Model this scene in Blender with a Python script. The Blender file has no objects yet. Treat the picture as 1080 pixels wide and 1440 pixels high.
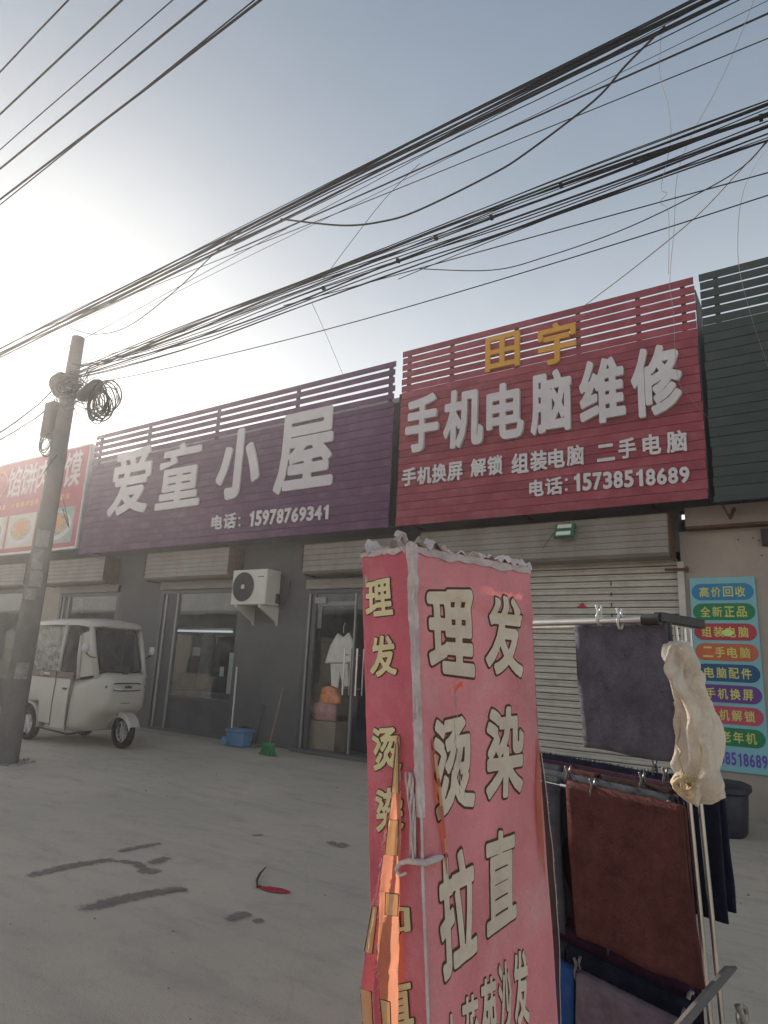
import bpy, bmesh, math, random
from mathutils import Vector, Matrix, noise
import numpy as np
R = math.radians
rnd = random.Random(7)

# ------------------------------------------------------------------ camera, sky, sun, exposure
scene = bpy.context.scene
COL = scene.collection
F, PITCH, ROLL, YAW, CAMH, CAMY = 920.0, R(13.0), R(2.72), R(55.9), 1.4, -8.345
cp, sp, cr, sr = math.cos(PITCH), math.sin(PITCH), math.cos(ROLL), math.sin(ROLL)
Rr = np.array([[cr, -sr, 0], [sr, cr, 0], [0, 0, 1]])
_up = Rr @ np.array([0, -cp, sp]); _fw = Rr @ np.array([0, sp, cp]); _rt = Rr @ np.array([1, 0, 0])
_left = -math.sin(YAW) * _rt + math.cos(YAW) * _fw
_yy = math.sin(YAW) * _fw + math.cos(YAW) * _rt
CM = np.array([-_left, _yy, _up])
CP = np.array([0.0, CAMY, CAMH])

cam_d = bpy.data.cameras.new('camera'); cam = bpy.data.objects.new('camera', cam_d); COL.objects.link(cam)
cam_d.sensor_fit = 'HORIZONTAL'; cam_d.sensor_width = 36.0; cam_d.lens = 36.0 * F / 1080.0
cam_d.clip_start = 0.05; cam_d.clip_end = 2000
rx, ry, rz = CM @ np.array([1, 0, 0]), CM @ np.array([0, -1, 0]), CM @ np.array([0, 0, -1])
cam.matrix_world = Matrix(((rx[0], ry[0], rz[0], CP[0]), (rx[1], ry[1], rz[1], CP[1]), (rx[2], ry[2], rz[2], CP[2]), (0, 0, 0, 1)))
scene.camera = cam

SUN = Vector((-0.855, 0.385, 0.355)).normalized()
SUN_EL = math.asin(SUN.z); SUN_AZ = math.atan2(SUN.x, SUN.y)
world = bpy.data.worlds.new('World'); scene.world = world; world.use_nodes = True
wn = world.node_tree.nodes; wl = world.node_tree.links
bg = wn['Background']
sky = wn.new('ShaderNodeTexSky'); sky.sky_type = 'NISHITA'; sky.sun_disc = False
sky.sun_elevation = SUN_EL; sky.sun_rotation = SUN_AZ % (2 * math.pi)
sky.air_density = 1.1; sky.dust_density = 1.2; sky.ozone_density = 2.8; sky.altitude = 50
gam = wn.new('ShaderNodeGamma'); gam.inputs[1].default_value = 0.45      # milky, dusty sky: less contrast between the sun's side and the far side
wl.new(sky.outputs[0], gam.inputs[0])
# dust near the ground: the sky pales evenly towards the horizon all the way round
wtc = wn.new('ShaderNodeTexCoord'); wsx = wn.new('ShaderNodeSeparateXYZ'); wl.new(wtc.outputs['Generated'], wsx.inputs[0])
wa = wn.new('ShaderNodeMath'); wa.operation = 'SUBTRACT'; wa.inputs[0].default_value = 1.0; wa.use_clamp = True; wl.new(wsx.outputs[2], wa.inputs[1])
wp = wn.new('ShaderNodeMath'); wp.operation = 'POWER'; wp.inputs[1].default_value = 2.6; wl.new(wa.outputs[0], wp.inputs[0])
wc = wn.new('ShaderNodeMix'); wc.data_type = 'RGBA'; wc.blend_type = 'MULTIPLY'; wc.inputs[0].default_value = 1.0
HORIZON = 6.8
wc.inputs[6].default_value = (HORIZON * 1.04, HORIZON * 0.965, HORIZON * 0.86, 1); wl.new(wp.outputs[0], wc.inputs[7])
wadd = wn.new('ShaderNodeMix'); wadd.data_type = 'RGBA'; wadd.blend_type = 'ADD'; wadd.inputs[0].default_value = 1.0
tin = wn.new('ShaderNodeMix'); tin.data_type = 'RGBA'; tin.blend_type = 'MULTIPLY'; tin.inputs[0].default_value = 1.0; tin.inputs[7].default_value = (0.92, 0.99, 1.03, 1)
wl.new(gam.outputs[0], tin.inputs[6]); wl.new(tin.outputs[2], wadd.inputs[6]); wl.new(wc.outputs[2], wadd.inputs[7]); 
# very faint, uneven high cloud
wno = wn.new('ShaderNodeTexNoise'); wno.inputs['Scale'].default_value = 2.2; wno.inputs['Detail'].default_value = 7; wno.inputs['Roughness'].default_value = 0.6
wmp = wn.new('ShaderNodeMapping'); wmp.inputs['Scale'].default_value = (1, 1, 2.6); wl.new(wtc.outputs['Generated'], wmp.inputs[0]); wl.new(wmp.outputs[0], wno.inputs['Vector'])
wmr = wn.new('ShaderNodeMapRange'); wmr.inputs[1].default_value = 0.35; wmr.inputs[2].default_value = 0.70; wmr.inputs[3].default_value = 0.965; wmr.inputs[4].default_value = 1.06; wl.new(wno.outputs[0], wmr.inputs[0])
wcl = wn.new('ShaderNodeMix'); wcl.data_type = 'RGBA'; wcl.blend_type = 'MULTIPLY'; wcl.inputs[0].default_value = 1.0
wl.new(wadd.outputs[2], wcl.inputs[6]); wl.new(wmr.outputs[0], wcl.inputs[7]); wl.new(wcl.outputs[2], bg.inputs[0]); bg.inputs[1].default_value = 0.12
sun_d = bpy.data.lights.new('sun', 'SUN'); sun_d.energy = 3.8; sun_d.angle = R(0.6); sun_d.color = (1.0, 0.91, 0.80)
sun = bpy.data.objects.new('sun', sun_d); COL.objects.link(sun)
sun.rotation_euler = SUN.to_track_quat('Z', 'Y').to_euler(); sun.location = (-20, 10, 15)
scene.view_settings.view_transform = 'Standard'; scene.view_settings.look = 'None'
scene.view_settings.gamma = 1.0; scene.view_settings.use_curve_mapping = False
scene.view_settings.exposure = 0.85

# turns a point of the photograph into a point of the place: the ray is met with a real plane there
def at(px, py, y=None, z=None, x=None, Z=None):
    d = CM @ np.array([px - 540.0, py - 720.0, F])
    if Z is not None: t = Z / F
    elif y is not None: t = (y - CP[1]) / d[1]
    elif z is not None: t = (z - CP[2]) / d[2]
    else: t = (x - CP[0]) / d[0]
    return Vector(CP + d * t)

# ------------------------------------------------------------------ materials
def mat(name, col, rough=0.75, var=0.12, scale=6.0, bump=0.15, bscale=None, metallic=0.0, dirt=None, dirt_amt=0.5,
        dirt_scale=2.0, trans=0.0, tcol=None, emit=0.0, spec=0.4, coat=0.0, stretch=(1, 1, 1), streak=0.0):
    m = bpy.data.materials.new(name); m.use_nodes = True
    N, L = m.node_tree.nodes, m.node_tree.links
    b = N['Principled BSDF']; out = N['Material Output']
    tc = N.new('ShaderNodeTexCoord'); mp = N.new('ShaderNodeMapping'); mp.inputs['Scale'].default_value = stretch
    oi = N.new('ShaderNodeObjectInfo'); osc = N.new('ShaderNodeMath'); osc.operation = 'MULTIPLY'; osc.inputs[1].default_value = 37.0; L.new(oi.outputs['Random'], osc.inputs[0])
    vad = N.new('ShaderNodeVectorMath'); vad.operation = 'ADD'; L.new(tc.outputs['Object'], vad.inputs[0]); L.new(osc.outputs[0], vad.inputs[1])
    L.new(vad.outputs[0], mp.inputs[0])
    n1 = N.new('ShaderNodeTexNoise'); n1.inputs['Scale'].default_value = scale; n1.inputs['Detail'].default_value = 6; n1.inputs['Roughness'].default_value = 0.65
    L.new(mp.outputs[0], n1.inputs['Vector'])
    cr_ = N.new('ShaderNodeMapRange'); cr_.inputs[1].default_value = 0.25; cr_.inputs[2].default_value = 0.75
    cr_.inputs[3].default_value = 1 - var * 1.5; cr_.inputs[4].default_value = 1 + var * 1.5
    L.new(n1.outputs[0], cr_.inputs[0])
    mx = N.new('ShaderNodeMix'); mx.data_type = 'RGBA'; mx.blend_type = 'MULTIPLY'; mx.inputs[0].default_value = 1
    mx.inputs[6].default_value = (*col, 1); L.new(cr_.outputs[0], mx.inputs[7])
    ob = N.new('ShaderNodeMapRange'); ob.inputs[3].default_value = 1 - var * 0.45; ob.inputs[4].default_value = 1 + var * 0.45; L.new(oi.outputs['Random'], ob.inputs[0])
    mo = N.new('ShaderNodeMix'); mo.data_type = 'RGBA'; mo.blend_type = 'MULTIPLY'; mo.inputs[0].default_value = 1; L.new(mx.outputs[2], mo.inputs[6]); L.new(ob.outputs[0], mo.inputs[7])
    colout = mo.outputs[2]
    if dirt:
        n2 = N.new('ShaderNodeTexNoise'); n2.inputs['Scale'].default_value = dirt_scale; n2.inputs['Detail'].default_value = 8; n2.inputs['Roughness'].default_value = 0.7
        if streak:
            mp2 = N.new('ShaderNodeMapping'); mp2.inputs['Scale'].default_value = (1, 1, streak); L.new(vad.outputs[0], mp2.inputs[0]); L.new(mp2.outputs[0], n2.inputs['Vector'])
        else: L.new(vad.outputs[0], n2.inputs['Vector'])
        r2 = N.new('ShaderNodeMapRange'); r2.inputs[1].default_value = 0.48; r2.inputs[2].default_value = 0.72; r2.inputs[3].default_value = 0; r2.inputs[4].default_value = dirt_amt
        L.new(n2.outputs[0], r2.inputs[0])
        m2 = N.new('ShaderNodeMix'); m2.data_type = 'RGBA'; L.new(r2.outputs[0], m2.inputs[0]); L.new(colout, m2.inputs[6]); m2.inputs[7].default_value = (*dirt, 1)
        colout = m2.outputs[2]
    L.new(colout, b.inputs['Base Color'])
    b.inputs['Roughness'].default_value = rough; b.inputs['Metallic'].default_value = metallic
    b.inputs['Specular IOR Level'].default_value = spec
    if coat: b.inputs['Coat Weight'].default_value = coat; b.inputs['Coat Roughness'].default_value = 0.15
    if emit: b.inputs['Emission Color'].default_value = (*col, 1); b.inputs['Emission Strength'].default_value = emit
    if bump:
        n3 = N.new('ShaderNodeTexNoise'); n3.inputs['Scale'].default_value = bscale or scale * 6; n3.inputs['Detail'].default_value = 5
        L.new(mp.outputs[0], n3.inputs['Vector'])
        bp = N.new('ShaderNodeBump'); bp.inputs['Strength'].default_value = min(1, bump); bp.inputs['Distance'].default_value = 0.01 * max(1, bump)
        L.new(n3.outputs[0], bp.inputs['Height']); L.new(bp.outputs[0], b.inputs['Normal'])
    if trans:
        t = N.new('ShaderNodeBsdfTranslucent'); t.inputs[0].default_value = (*(tcol or col), 1)
        ms = N.new('ShaderNodeMixShader'); ms.inputs[0].default_value = trans
        L.new(b.outputs[0], ms.inputs[1]); L.new(t.outputs[0], ms.inputs[2]); L.new(ms.outputs[0], out.inputs[0])
    return m

def glass_mat(name, tint=(0.7, 0.75, 0.75), rough=0.02, ior=1.5, film=0.0, filmcol=(0.3, 0.32, 0.33), bump=0.0):
    m = bpy.data.materials.new(name); m.use_nodes = True
    N, L = m.node_tree.nodes, m.node_tree.links
    for n in list(N):
        if n.type == 'BSDF_PRINCIPLED': N.remove(n)
    out = [n for n in N if n.type == 'OUTPUT_MATERIAL'][0]
    tr = N.new('ShaderNodeBsdfTransparent'); tr.inputs[0].default_value = (*tint, 1)
    gl = N.new('ShaderNodeBsdfGlossy'); gl.inputs['Roughness'].default_value = rough
    fr = N.new('ShaderNodeFresnel'); fr.inputs[0].default_value = ior
    ge = N.new('ShaderNodeNewGeometry'); inv = N.new('ShaderNodeMath'); inv.operation = 'SUBTRACT'; inv.inputs[0].default_value = 1.0; L.new(ge.outputs['Backfacing'], inv.inputs[1])
    fm = N.new('ShaderNodeMath'); fm.operation = 'MULTIPLY'; L.new(fr.outputs[0], fm.inputs[0]); L.new(inv.outputs[0], fm.inputs[1])      # the far face of the pane only lets light out
    ms = N.new('ShaderNodeMixShader'); L.new(fm.outputs[0], ms.inputs[0]); L.new(tr.outputs[0], ms.inputs[1]); L.new(gl.outputs[0], ms.inputs[2])
    last = ms.outputs[0]
    tc = N.new('ShaderNodeTexCoord'); n = N.new('ShaderNodeTexNoise'); n.inputs['Scale'].default_value = 1.3 if not bump else 9; n.inputs['Detail'].default_value = 4
    L.new(tc.outputs['Object'], n.inputs['Vector'])
    if bump or True:
        bp = N.new('ShaderNodeBump'); bp.inputs['Strength'].default_value = bump or 0.02; bp.inputs['Distance'].default_value = 0.05
        L.new(n.outputs[0], bp.inputs['Height']); L.new(bp.outputs[0], gl.inputs['Normal'])
    if film:
        df = N.new('ShaderNodeBsdfDiffuse'); df.inputs[0].default_value = (*filmcol, 1)
        r = N.new('ShaderNodeMapRange'); r.inputs[1].default_value = 0.3; r.inputs[2].default_value = 0.75; r.inputs[3].default_value = film * 0.4; r.inputs[4].default_value = film * 1.4
        L.new(n.outputs[0], r.inputs[0])
        m2 = N.new('ShaderNodeMixShader'); L.new(r.outputs[0], m2.inputs[0]); L.new(last, m2.inputs[1]); L.new(df.outputs[0], m2.inputs[2]); last = m2.outputs[0]
    L.new(last, out.inputs[0])
    return m

M = {}
M['red_slat'] = mat('red_slat', (0.27, 0.045, 0.065), 0.6, 0.2, 3, 0.1, dirt=(0.34, 0.15, 0.16), dirt_amt=0.4, dirt_scale=3)
M['purple_slat'] = mat('purple_slat', (0.095, 0.028, 0.085), 0.6, 0.14, 3, 0.1, dirt=(0.22, 0.14, 0.19), dirt_amt=0.4, dirt_scale=3)
M['green_slat'] = mat('green_slat', (0.036, 0.052, 0.050), 0.65, 0.15, 3, 0.1, dirt=(0.07, 0.085, 0.082), dirt_amt=0.4)
M['post_dark'] = mat('post_dark', (0.05, 0.045, 0.05), 0.7, 0.2, 5, 0.1, dirt=(0.12, 0.07, 0.04), dirt_amt=0.5)
M['letter_white'] = mat('letter_white', (0.60, 0.56, 0.57), 0.55, 0.06, 4, 0.05, dirt=(0.5, 0.45, 0.45), dirt_amt=0.3, dirt_scale=5)
M['letter_gold'] = mat('letter_gold', (0.62, 0.31, 0.035), 0.5, 0.08, 4, 0.05)
M['light_red'] = mat('light_red', (0.36, 0.035, 0.06), 0.45, 0.08, 1.5, 0.02)
M['print_cream'] = mat('print_cream', (0.55, 0.52, 0.42), 0.5, 0.1, 3, 0.02)
M['print_teal'] = mat('print_teal', (0.30, 0.38, 0.34), 0.5, 0.2, 6, 0.02)
M['print_food'] = mat('print_food', (0.42, 0.30, 0.17), 0.5, 0.4, 14, 0.02, dirt=(0.5, 0.45, 0.33), dirt_amt=0.8, dirt_scale=9)
M['print_orange'] = mat('print_orange', (0.62, 0.26, 0.10), 0.5, 0.05, 3, 0)
M['trim_alu'] = mat('trim_alu', (0.5, 0.48, 0.46), 0.45, 0.1, 6, 0.05, metallic=0.4)
M['wall_grey'] = mat('wall_grey', (0.125, 0.122, 0.122), 0.9, 0.12, 1.6, 0.35, 40, dirt=(0.15, 0.14, 0.13), dirt_amt=0.5, dirt_scale=1.2)
M['wall_tan'] = mat('wall_tan', (0.36, 0.31, 0.265), 0.92, 0.1, 1.8, 0.35, 40, dirt=(0.33, 0.29, 0.25), dirt_amt=0.55, dirt_scale=1.5)
M['wall_dark'] = mat('wall_dark', (0.10, 0.10, 0.105), 0.9, 0.2, 2, 0.2)
M['roof_cap'] = mat('roof_cap', (0.42, 0.44, 0.42), 0.8, 0.15, 3, 0.2)
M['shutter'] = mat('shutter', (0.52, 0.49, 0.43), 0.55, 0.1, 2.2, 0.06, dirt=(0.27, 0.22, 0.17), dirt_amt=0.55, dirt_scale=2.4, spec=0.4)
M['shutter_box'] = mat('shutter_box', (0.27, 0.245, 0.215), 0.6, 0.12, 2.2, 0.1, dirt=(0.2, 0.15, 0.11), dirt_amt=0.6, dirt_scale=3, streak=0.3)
M['rust'] = mat('rust', (0.12, 0.065, 0.045), 0.9, 0.35, 14, 0.5, dirt=(0.2, 0.10, 0.06), dirt_amt=0.7, dirt_scale=12)
M['frame_dark'] = mat('frame_dark', (0.085, 0.085, 0.085), 0.45, 0.1, 6, 0.04, spec=0.5)
M['frame_grey'] = mat('frame_grey', (0.26, 0.26, 0.255), 0.45, 0.1, 6, 0.04, metallic=0.3)
M['interior'] = mat('interior', (0.26, 0.27, 0.27), 0.9, 0.2, 2, 0.1)
M['interior_floor'] = mat('interior_floor', (0.2, 0.19, 0.18), 0.5, 0.15, 3, 0.1)
M['garment_dark'] = mat('garment_dark', (0.025, 0.03, 0.045), 0.95, 0.4, 7, 0.6)
M['garment_grey'] = mat('garment_grey', (0.14, 0.15, 0.17), 0.95, 0.3, 7, 0.6)
M['garment_white'] = mat('garment_white', (0.80, 0.76, 0.70), 0.95, 0.12, 7, 0.5, 30)
M['bag_orange'] = mat('bag_orange', (0.75, 0.24, 0.08), 0.25, 0.35, 10, 0.6, spec=0.7)
M['bag_pink'] = mat('bag_pink', (0.55, 0.28, 0.26), 0.4, 0.3, 10, 0.6)
M['carton'] = mat('carton', (0.36, 0.29, 0.22), 0.9, 0.12, 4, 0.2)
M['concrete_pole'] = mat('concrete_pole', (0.125, 0.118, 0.112), 0.92, 0.15, 5, 0.5, 45, dirt=(0.09, 0.085, 0.08), dirt_amt=0.6, dirt_scale=3)
M['poster_scrap'] = mat('poster_scrap', (0.21, 0.20, 0.19), 0.9, 0.3, 9, 0.4, dirt=(0.3, 0.29, 0.28), dirt_amt=0.8, dirt_scale=14)
M['cable'] = mat('cable', (0.012, 0.012, 0.014), 0.6, 0.2, 3, 0)
M['cable_grey'] = mat('cable_grey', (0.06, 0.06, 0.065), 0.6, 0.2, 3, 0)
M['string'] = mat('string', (0.30, 0.28, 0.27), 0.8, 0.1, 3, 0)
M['equip'] = mat('equip', (0.05, 0.045, 0.045), 0.7, 0.2, 6, 0.2)
M['ac_white'] = mat('ac_white', (0.60, 0.58, 0.53), 0.5, 0.07, 3, 0.05, dirt=(0.42, 0.37, 0.31), dirt_amt=0.5, dirt_scale=3)
M['ac_dark'] = mat('ac_dark', (0.05, 0.05, 0.055), 0.5, 0.1, 5, 0)
M['bucket_blue'] = mat('bucket_blue', (0.12, 0.24, 0.40), 0.45, 0.08, 4, 0.05, dirt=(0.2, 0.25, 0.3), dirt_amt=0.4)
M['broom_green'] = mat('broom_green', (0.06, 0.24, 0.10), 0.6, 0.2, 8, 0.3)
M['steel'] = mat('steel', (0.62, 0.60, 0.57), 0.28, 0.1, 8, 0.04, metallic=0.9)
M['steel_dull'] = mat('steel_dull', (0.40, 0.37, 0.34), 0.5, 0.2, 10, 0.15, metallic=0.6, dirt=(0.16, 0.11, 0.08), dirt_amt=0.6, dirt_scale=12)
M['leg_grey'] = mat('leg_grey', (0.17, 0.155, 0.145), 0.8, 0.2, 10, 0.2, dirt=(0.1, 0.08, 0.06), dirt_amt=0.6, dirt_scale=10)
M['wood_pole'] = mat('wood_pole', (0.28, 0.18, 0.10), 0.8, 0.2, 10, 0.2)
M['black_plastic'] = mat('black_plastic', (0.025, 0.027, 0.024), 0.5, 0.2, 8, 0.1)
M['led_green'] = mat('led_green', (0.05, 0.15, 0.10), 0.5, 0.1, 5, 0.05)
M['led_white'] = mat('led_white', (0.75, 0.76, 0.68), 0.35, 0.05, 5, 0)
M['sticker_red'] = mat('sticker_red', (0.45, 0.05, 0.05), 0.8, 0.1, 8, 0)
M['trike_white'] = mat('trike_white', (0.48, 0.46, 0.41), 0.38, 0.05, 1.5, 0.01, dirt=(0.42, 0.36, 0.29), dirt_amt=0.4, dirt_scale=2.2, coat=0.4)
M['trike_band'] = mat('trike_band', (0.16, 0.11, 0.095), 0.5, 0.06, 2, 0)
M['rubber'] = mat('rubber', (0.022, 0.022, 0.022), 0.85, 0.2, 12, 0.3)
M['rim'] = mat('rim', (0.55, 0.54, 0.52), 0.4, 0.12, 6, 0.05, metallic=0.5)
M['lamp_glass'] = mat('lamp_glass', (0.62, 0.62, 0.58), 0.15, 0.2, 14, 0.1, spec=0.8)
M['trike_inside'] = mat('trike_inside', (0.07, 0.07, 0.075), 0.8, 0.2, 4, 0.1)
M['fabric_red'] = mat('fabric_red', (0.66, 0.26, 0.29), 0.8, 0.15, 5, 0.6, 220, dirt=(0.68, 0.42, 0.43), dirt_amt=0.8, dirt_scale=5, trans=0.14, tcol=(0.8, 0.2, 0.12), stretch=(1, 1, 0.6))
M['fabric_side'] = mat('fabric_side', (0.58, 0.13, 0.18), 0.75, 0.18, 5, 0.6, 220, dirt=(0.66, 0.32, 0.35), dirt_amt=0.7, dirt_scale=4, trans=0.12, tcol=(0.8, 0.15, 0.1))
M['fabric_torn'] = mat('fabric_torn', (0.52, 0.22, 0.15), 0.8, 0.22, 9, 0.45, 200, trans=0.5, tcol=(0.9, 0.40, 0.24))
M['tape_white'] = mat('tape_white', (0.52, 0.455, 0.445), 0.85, 0.22, 14, 0.7, 60, dirt=(0.42, 0.33, 0.33), dirt_amt=0.6, dirt_scale=12)
M['print_beige'] = mat('print_beige', (0.60, 0.53, 0.42), 0.75, 0.12, 5, 0.2, 160, dirt=(0.50, 0.37, 0.33), dirt_amt=0.7, dirt_scale=14)
M['print_beige_side'] = mat('print_beige_side', (0.60, 0.54, 0.31), 0.75, 0.12, 5, 0.2, 160)
M['print_brown'] = mat('print_brown', (0.085, 0.04, 0.02), 0.75, 0.1, 5, 0.1, 160)
M['print_gold'] = mat('print_gold', (0.78, 0.63, 0.36), 0.8, 0.08, 9, 0.3, 200, trans=0.5, tcol=(0.92, 0.78, 0.48))
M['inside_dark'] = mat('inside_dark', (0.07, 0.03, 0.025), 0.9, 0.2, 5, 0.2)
M['towel_slate'] = mat('towel_slate', (0.10, 0.107, 0.125), 1.0, 0.25, 16, 0.8, 500, spec=0.1)
M['towel_blue_grey'] = mat('towel_blue_grey', (0.165, 0.158, 0.195), 1.0, 0.3, 14, 0.8, 500, spec=0.1)
M['towel_navy'] = mat('towel_navy', (0.030, 0.035, 0.065), 1.0, 0.35, 16, 0.8, 500, spec=0.1)
M['towel_maroon'] = mat('towel_maroon', (0.155, 0.062, 0.056), 1.0, 0.28, 16, 0.8, 500, spec=0.1)
M['towel_brown'] = mat('towel_brown', (0.05, 0.028, 0.025), 1.0, 0.28, 16, 0.8, 500, spec=0.1)
M['towel_orange'] = mat('towel_orange', (0.26, 0.11, 0.06), 1.0, 0.2, 16, 0.8, 500, spec=0.1)
M['towel_blue'] = mat('towel_blue', (0.035, 0.10, 0.30), 1.0, 0.2, 16, 0.8, 500, spec=0.1)
M['towel_mauve'] = mat('towel_mauve', (0.22, 0.18, 0.21), 1.0, 0.25, 16, 0.8, 500, spec=0.1)
M['towel_wine'] = mat('towel_wine', (0.09, 0.035, 0.065), 1.0, 0.25, 16, 0.8, 500, spec=0.1)
M['cloth_cream'] = mat('cloth_cream', (0.74, 0.69, 0.61), 0.95, 0.08, 9, 0.7, 150, dirt=(0.30, 0.17, 0.07), dirt_amt=0.75, dirt_scale=9, trans=0.30, tcol=(0.88, 0.80, 0.67), spec=0.15)
M['cloth_knot'] = mat('cloth_knot', (0.60, 0.47, 0.28), 0.95, 0.2, 14, 0.9, 120, dirt=(0.25, 0.13, 0.05), dirt_amt=0.7, dirt_scale=20, trans=0.15)
M['clip'] = mat('clip', (0.10, 0.09, 0.09), 0.35, 0.1, 8, 0, spec=0.7)
M['clip_clear'] = mat('clip_clear', (0.55, 0.56, 0.55), 0.25, 0.1, 8, 0, spec=0.7)
M['tub'] = mat('tub', (0.03, 0.03, 0.045), 0.55, 0.25, 8, 0.2, dirt=(0.1, 0.09, 0.1), dirt_amt=0.4, dirt_scale=5)
M['board_aqua'] = mat('board_aqua', (0.22, 0.47, 0.52), 0.45, 0.08, 2, 0.02)
for nm, c in (('pill_blue', (0.03, 0.22, 0.40)), ('pill_green', (0.02, 0.20, 0.09)), ('pill_red', (0.42, 0.05, 0.07)), ('pill_orange', (0.50, 0.13, 0.06)),
              ('pill_navy', (0.02, 0.09, 0.20)), ('pill_purple', (0.14, 0.05, 0.24)), ('pill_pink', (0.50, 0.08, 0.14)), ('pill_text', (0.62, 0.58, 0.16)), ('phone_text', (0.14, 0.07, 0.40)),
              ('spot_lime', (0.55, 0.72, 0.22)), ('litter_red', (0.40, 0.02, 0.05)), ('twig', (0.05, 0.035, 0.025)), ('pebble', (0.2, 0.19, 0.17))):
    M[nm] = mat(nm, c, 0.55, 0.08, 5, 0.02)
M['tube_lit'] = mat('tube_lit', (0.9, 0.92, 0.95), 0.4, 0, 1, 0, emit=0.28)
M['far_wall'] = mat('far_wall', (0.07, 0.075, 0.08), 0.9, 0.12, 0.6, 0.1)
M['glass'] = glass_mat('glass', (0.95, 0.96, 0.96), 0.012, 1.6, film=0.01)
M['glass_window'] = glass_mat('glass_window', (0.9, 0.93, 0.93), 0.012, 1.8, film=0.03, filmcol=(0.3, 0.34, 0.35))
M['windshield'] = glass_mat('windshield', (0.22, 0.24, 0.27), 0.03, 1.6, film=0.12, filmcol=(0.25, 0.27, 0.3))
M['curtain'] = glass_mat('curtain', (0.28, 0.27, 0.265), 0.10, 2.0, film=0.22, filmcol=(0.6, 0.59, 0.57), bump=1.0)

def ground_mat():
    m = bpy.data.materials.new('ground_concrete'); m.use_nodes = True
    N, L = m.node_tree.nodes, m.node_tree.links; b = N['Principled BSDF']
    tc = N.new('ShaderNodeTexCoord')
    def nz(s, d=6, r=0.6, st=(1, 1, 1)):
        mp = N.new('ShaderNodeMapping'); mp.inputs['Scale'].default_value = st; L.new(tc.outputs['Object'], mp.inputs[0])
        n = N.new('ShaderNodeTexNoise'); n.inputs['Scale'].default_value = s; n.inputs['Detail'].default_value = d; n.inputs['Roughness'].default_value = r
        L.new(mp.outputs[0], n.inputs['Vector']); return n.outputs[0]
    def rng(v, a, b_, c, d):
        r = N.new('ShaderNodeMapRange'); r.inputs[1].default_value = a; r.inputs[2].default_value = b_; r.inputs[3].default_value = c; r.inputs[4].default_value = d
        L.new(v, r.inputs[0]); return r.outputs[0]
    def mixc(f, a, c2):
        x = N.new('ShaderNodeMix'); x.data_type = 'RGBA'; L.new(f, x.inputs[0]) if not isinstance(f, float) else None
        if isinstance(a, tuple): x.inputs[6].default_value = (*a, 1)
        else: L.new(a, x.inputs[6])
        x.inputs[7].default_value = (*c2, 1); return x.outputs[2]
    c = mixc(rng(nz(0.45, 7, 0.6), 0.3, 0.7, 0, 1), (0.64, 0.545, 0.435), (0.49, 0.425, 0.345))
    c = mixc(rng(nz(2.2, 8, 0.7, (1, 2.2, 1)), 0.50, 0.72, 0, 0.55), c, (0.33, 0.29, 0.245))
    c = mixc(rng(nz(14, 5, 0.7), 0.55, 0.75, 0, 0.3), c, (0.27, 0.255, 0.24))
    c = mixc(rng(nz(60, 3, 0.7), 0.66, 0.74, 0, 0.6), c, (0.12, 0.11, 0.10))
    c = mixc(rng(nz(7, 6, 0.75), 0.60, 0.78, 0, 0.5), c, (0.52, 0.50, 0.46))
    c = mixc(rng(nz(1.1, 5, 0.6, (0.5, 4.0, 1)), 0.54, 0.70, 0, 0.28), c, (0.30, 0.28, 0.25))
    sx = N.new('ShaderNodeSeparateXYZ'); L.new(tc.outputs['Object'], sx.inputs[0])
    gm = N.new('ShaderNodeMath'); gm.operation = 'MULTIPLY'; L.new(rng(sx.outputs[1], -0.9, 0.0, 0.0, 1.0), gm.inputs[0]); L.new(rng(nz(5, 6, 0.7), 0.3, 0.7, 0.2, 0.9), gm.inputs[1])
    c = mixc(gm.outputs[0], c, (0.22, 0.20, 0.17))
    vo = N.new('ShaderNodeTexVoronoi'); vo.feature = 'DISTANCE_TO_EDGE'; vo.inputs['Scale'].default_value = 0.42
    wv = N.new('ShaderNodeMix'); wv.data_type = 'VECTOR'; wv.inputs[0].default_value = 0.12; nn = N.new('ShaderNodeTexNoise'); nn.inputs['Scale'].default_value = 3.0; nn.inputs['Detail'].default_value = 6
    L.new(tc.outputs['Object'], nn.inputs['Vector']); L.new(tc.outputs['Object'], wv.inputs[4]); L.new(nn.outputs['Color'], wv.inputs[5]); L.new(wv.outputs[1], vo.inputs['Vector'])
    c = mixc(rng(vo.outputs['Distance'], 0.0, 0.005, 0.10, 0.0), c, (0.2, 0.185, 0.165))
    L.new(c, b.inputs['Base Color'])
    b.inputs['Roughness'].default_value = 0.85; b.inputs['Specular IOR Level'].default_value = 0.3
    bp = N.new('ShaderNodeBump'); bp.inputs['Strength'].default_value = 0.5; bp.inputs['Distance'].default_value = 0.012
    a = N.new('ShaderNodeMath'); a.operation = 'ADD'; L.new(nz(28, 6, 0.7), a.inputs[0]); L.new(nz(150, 3, 0.6), a.inputs[1])
    L.new(a.outputs[0], bp.inputs['Height']); L.new(bp.outputs[0], b.inputs['Normal'])
    return m
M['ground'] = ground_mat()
M['stain'] = mat('stain', (0.25, 0.215, 0.185), 0.75, 0.25, 18, 0.3, 60)

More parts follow.
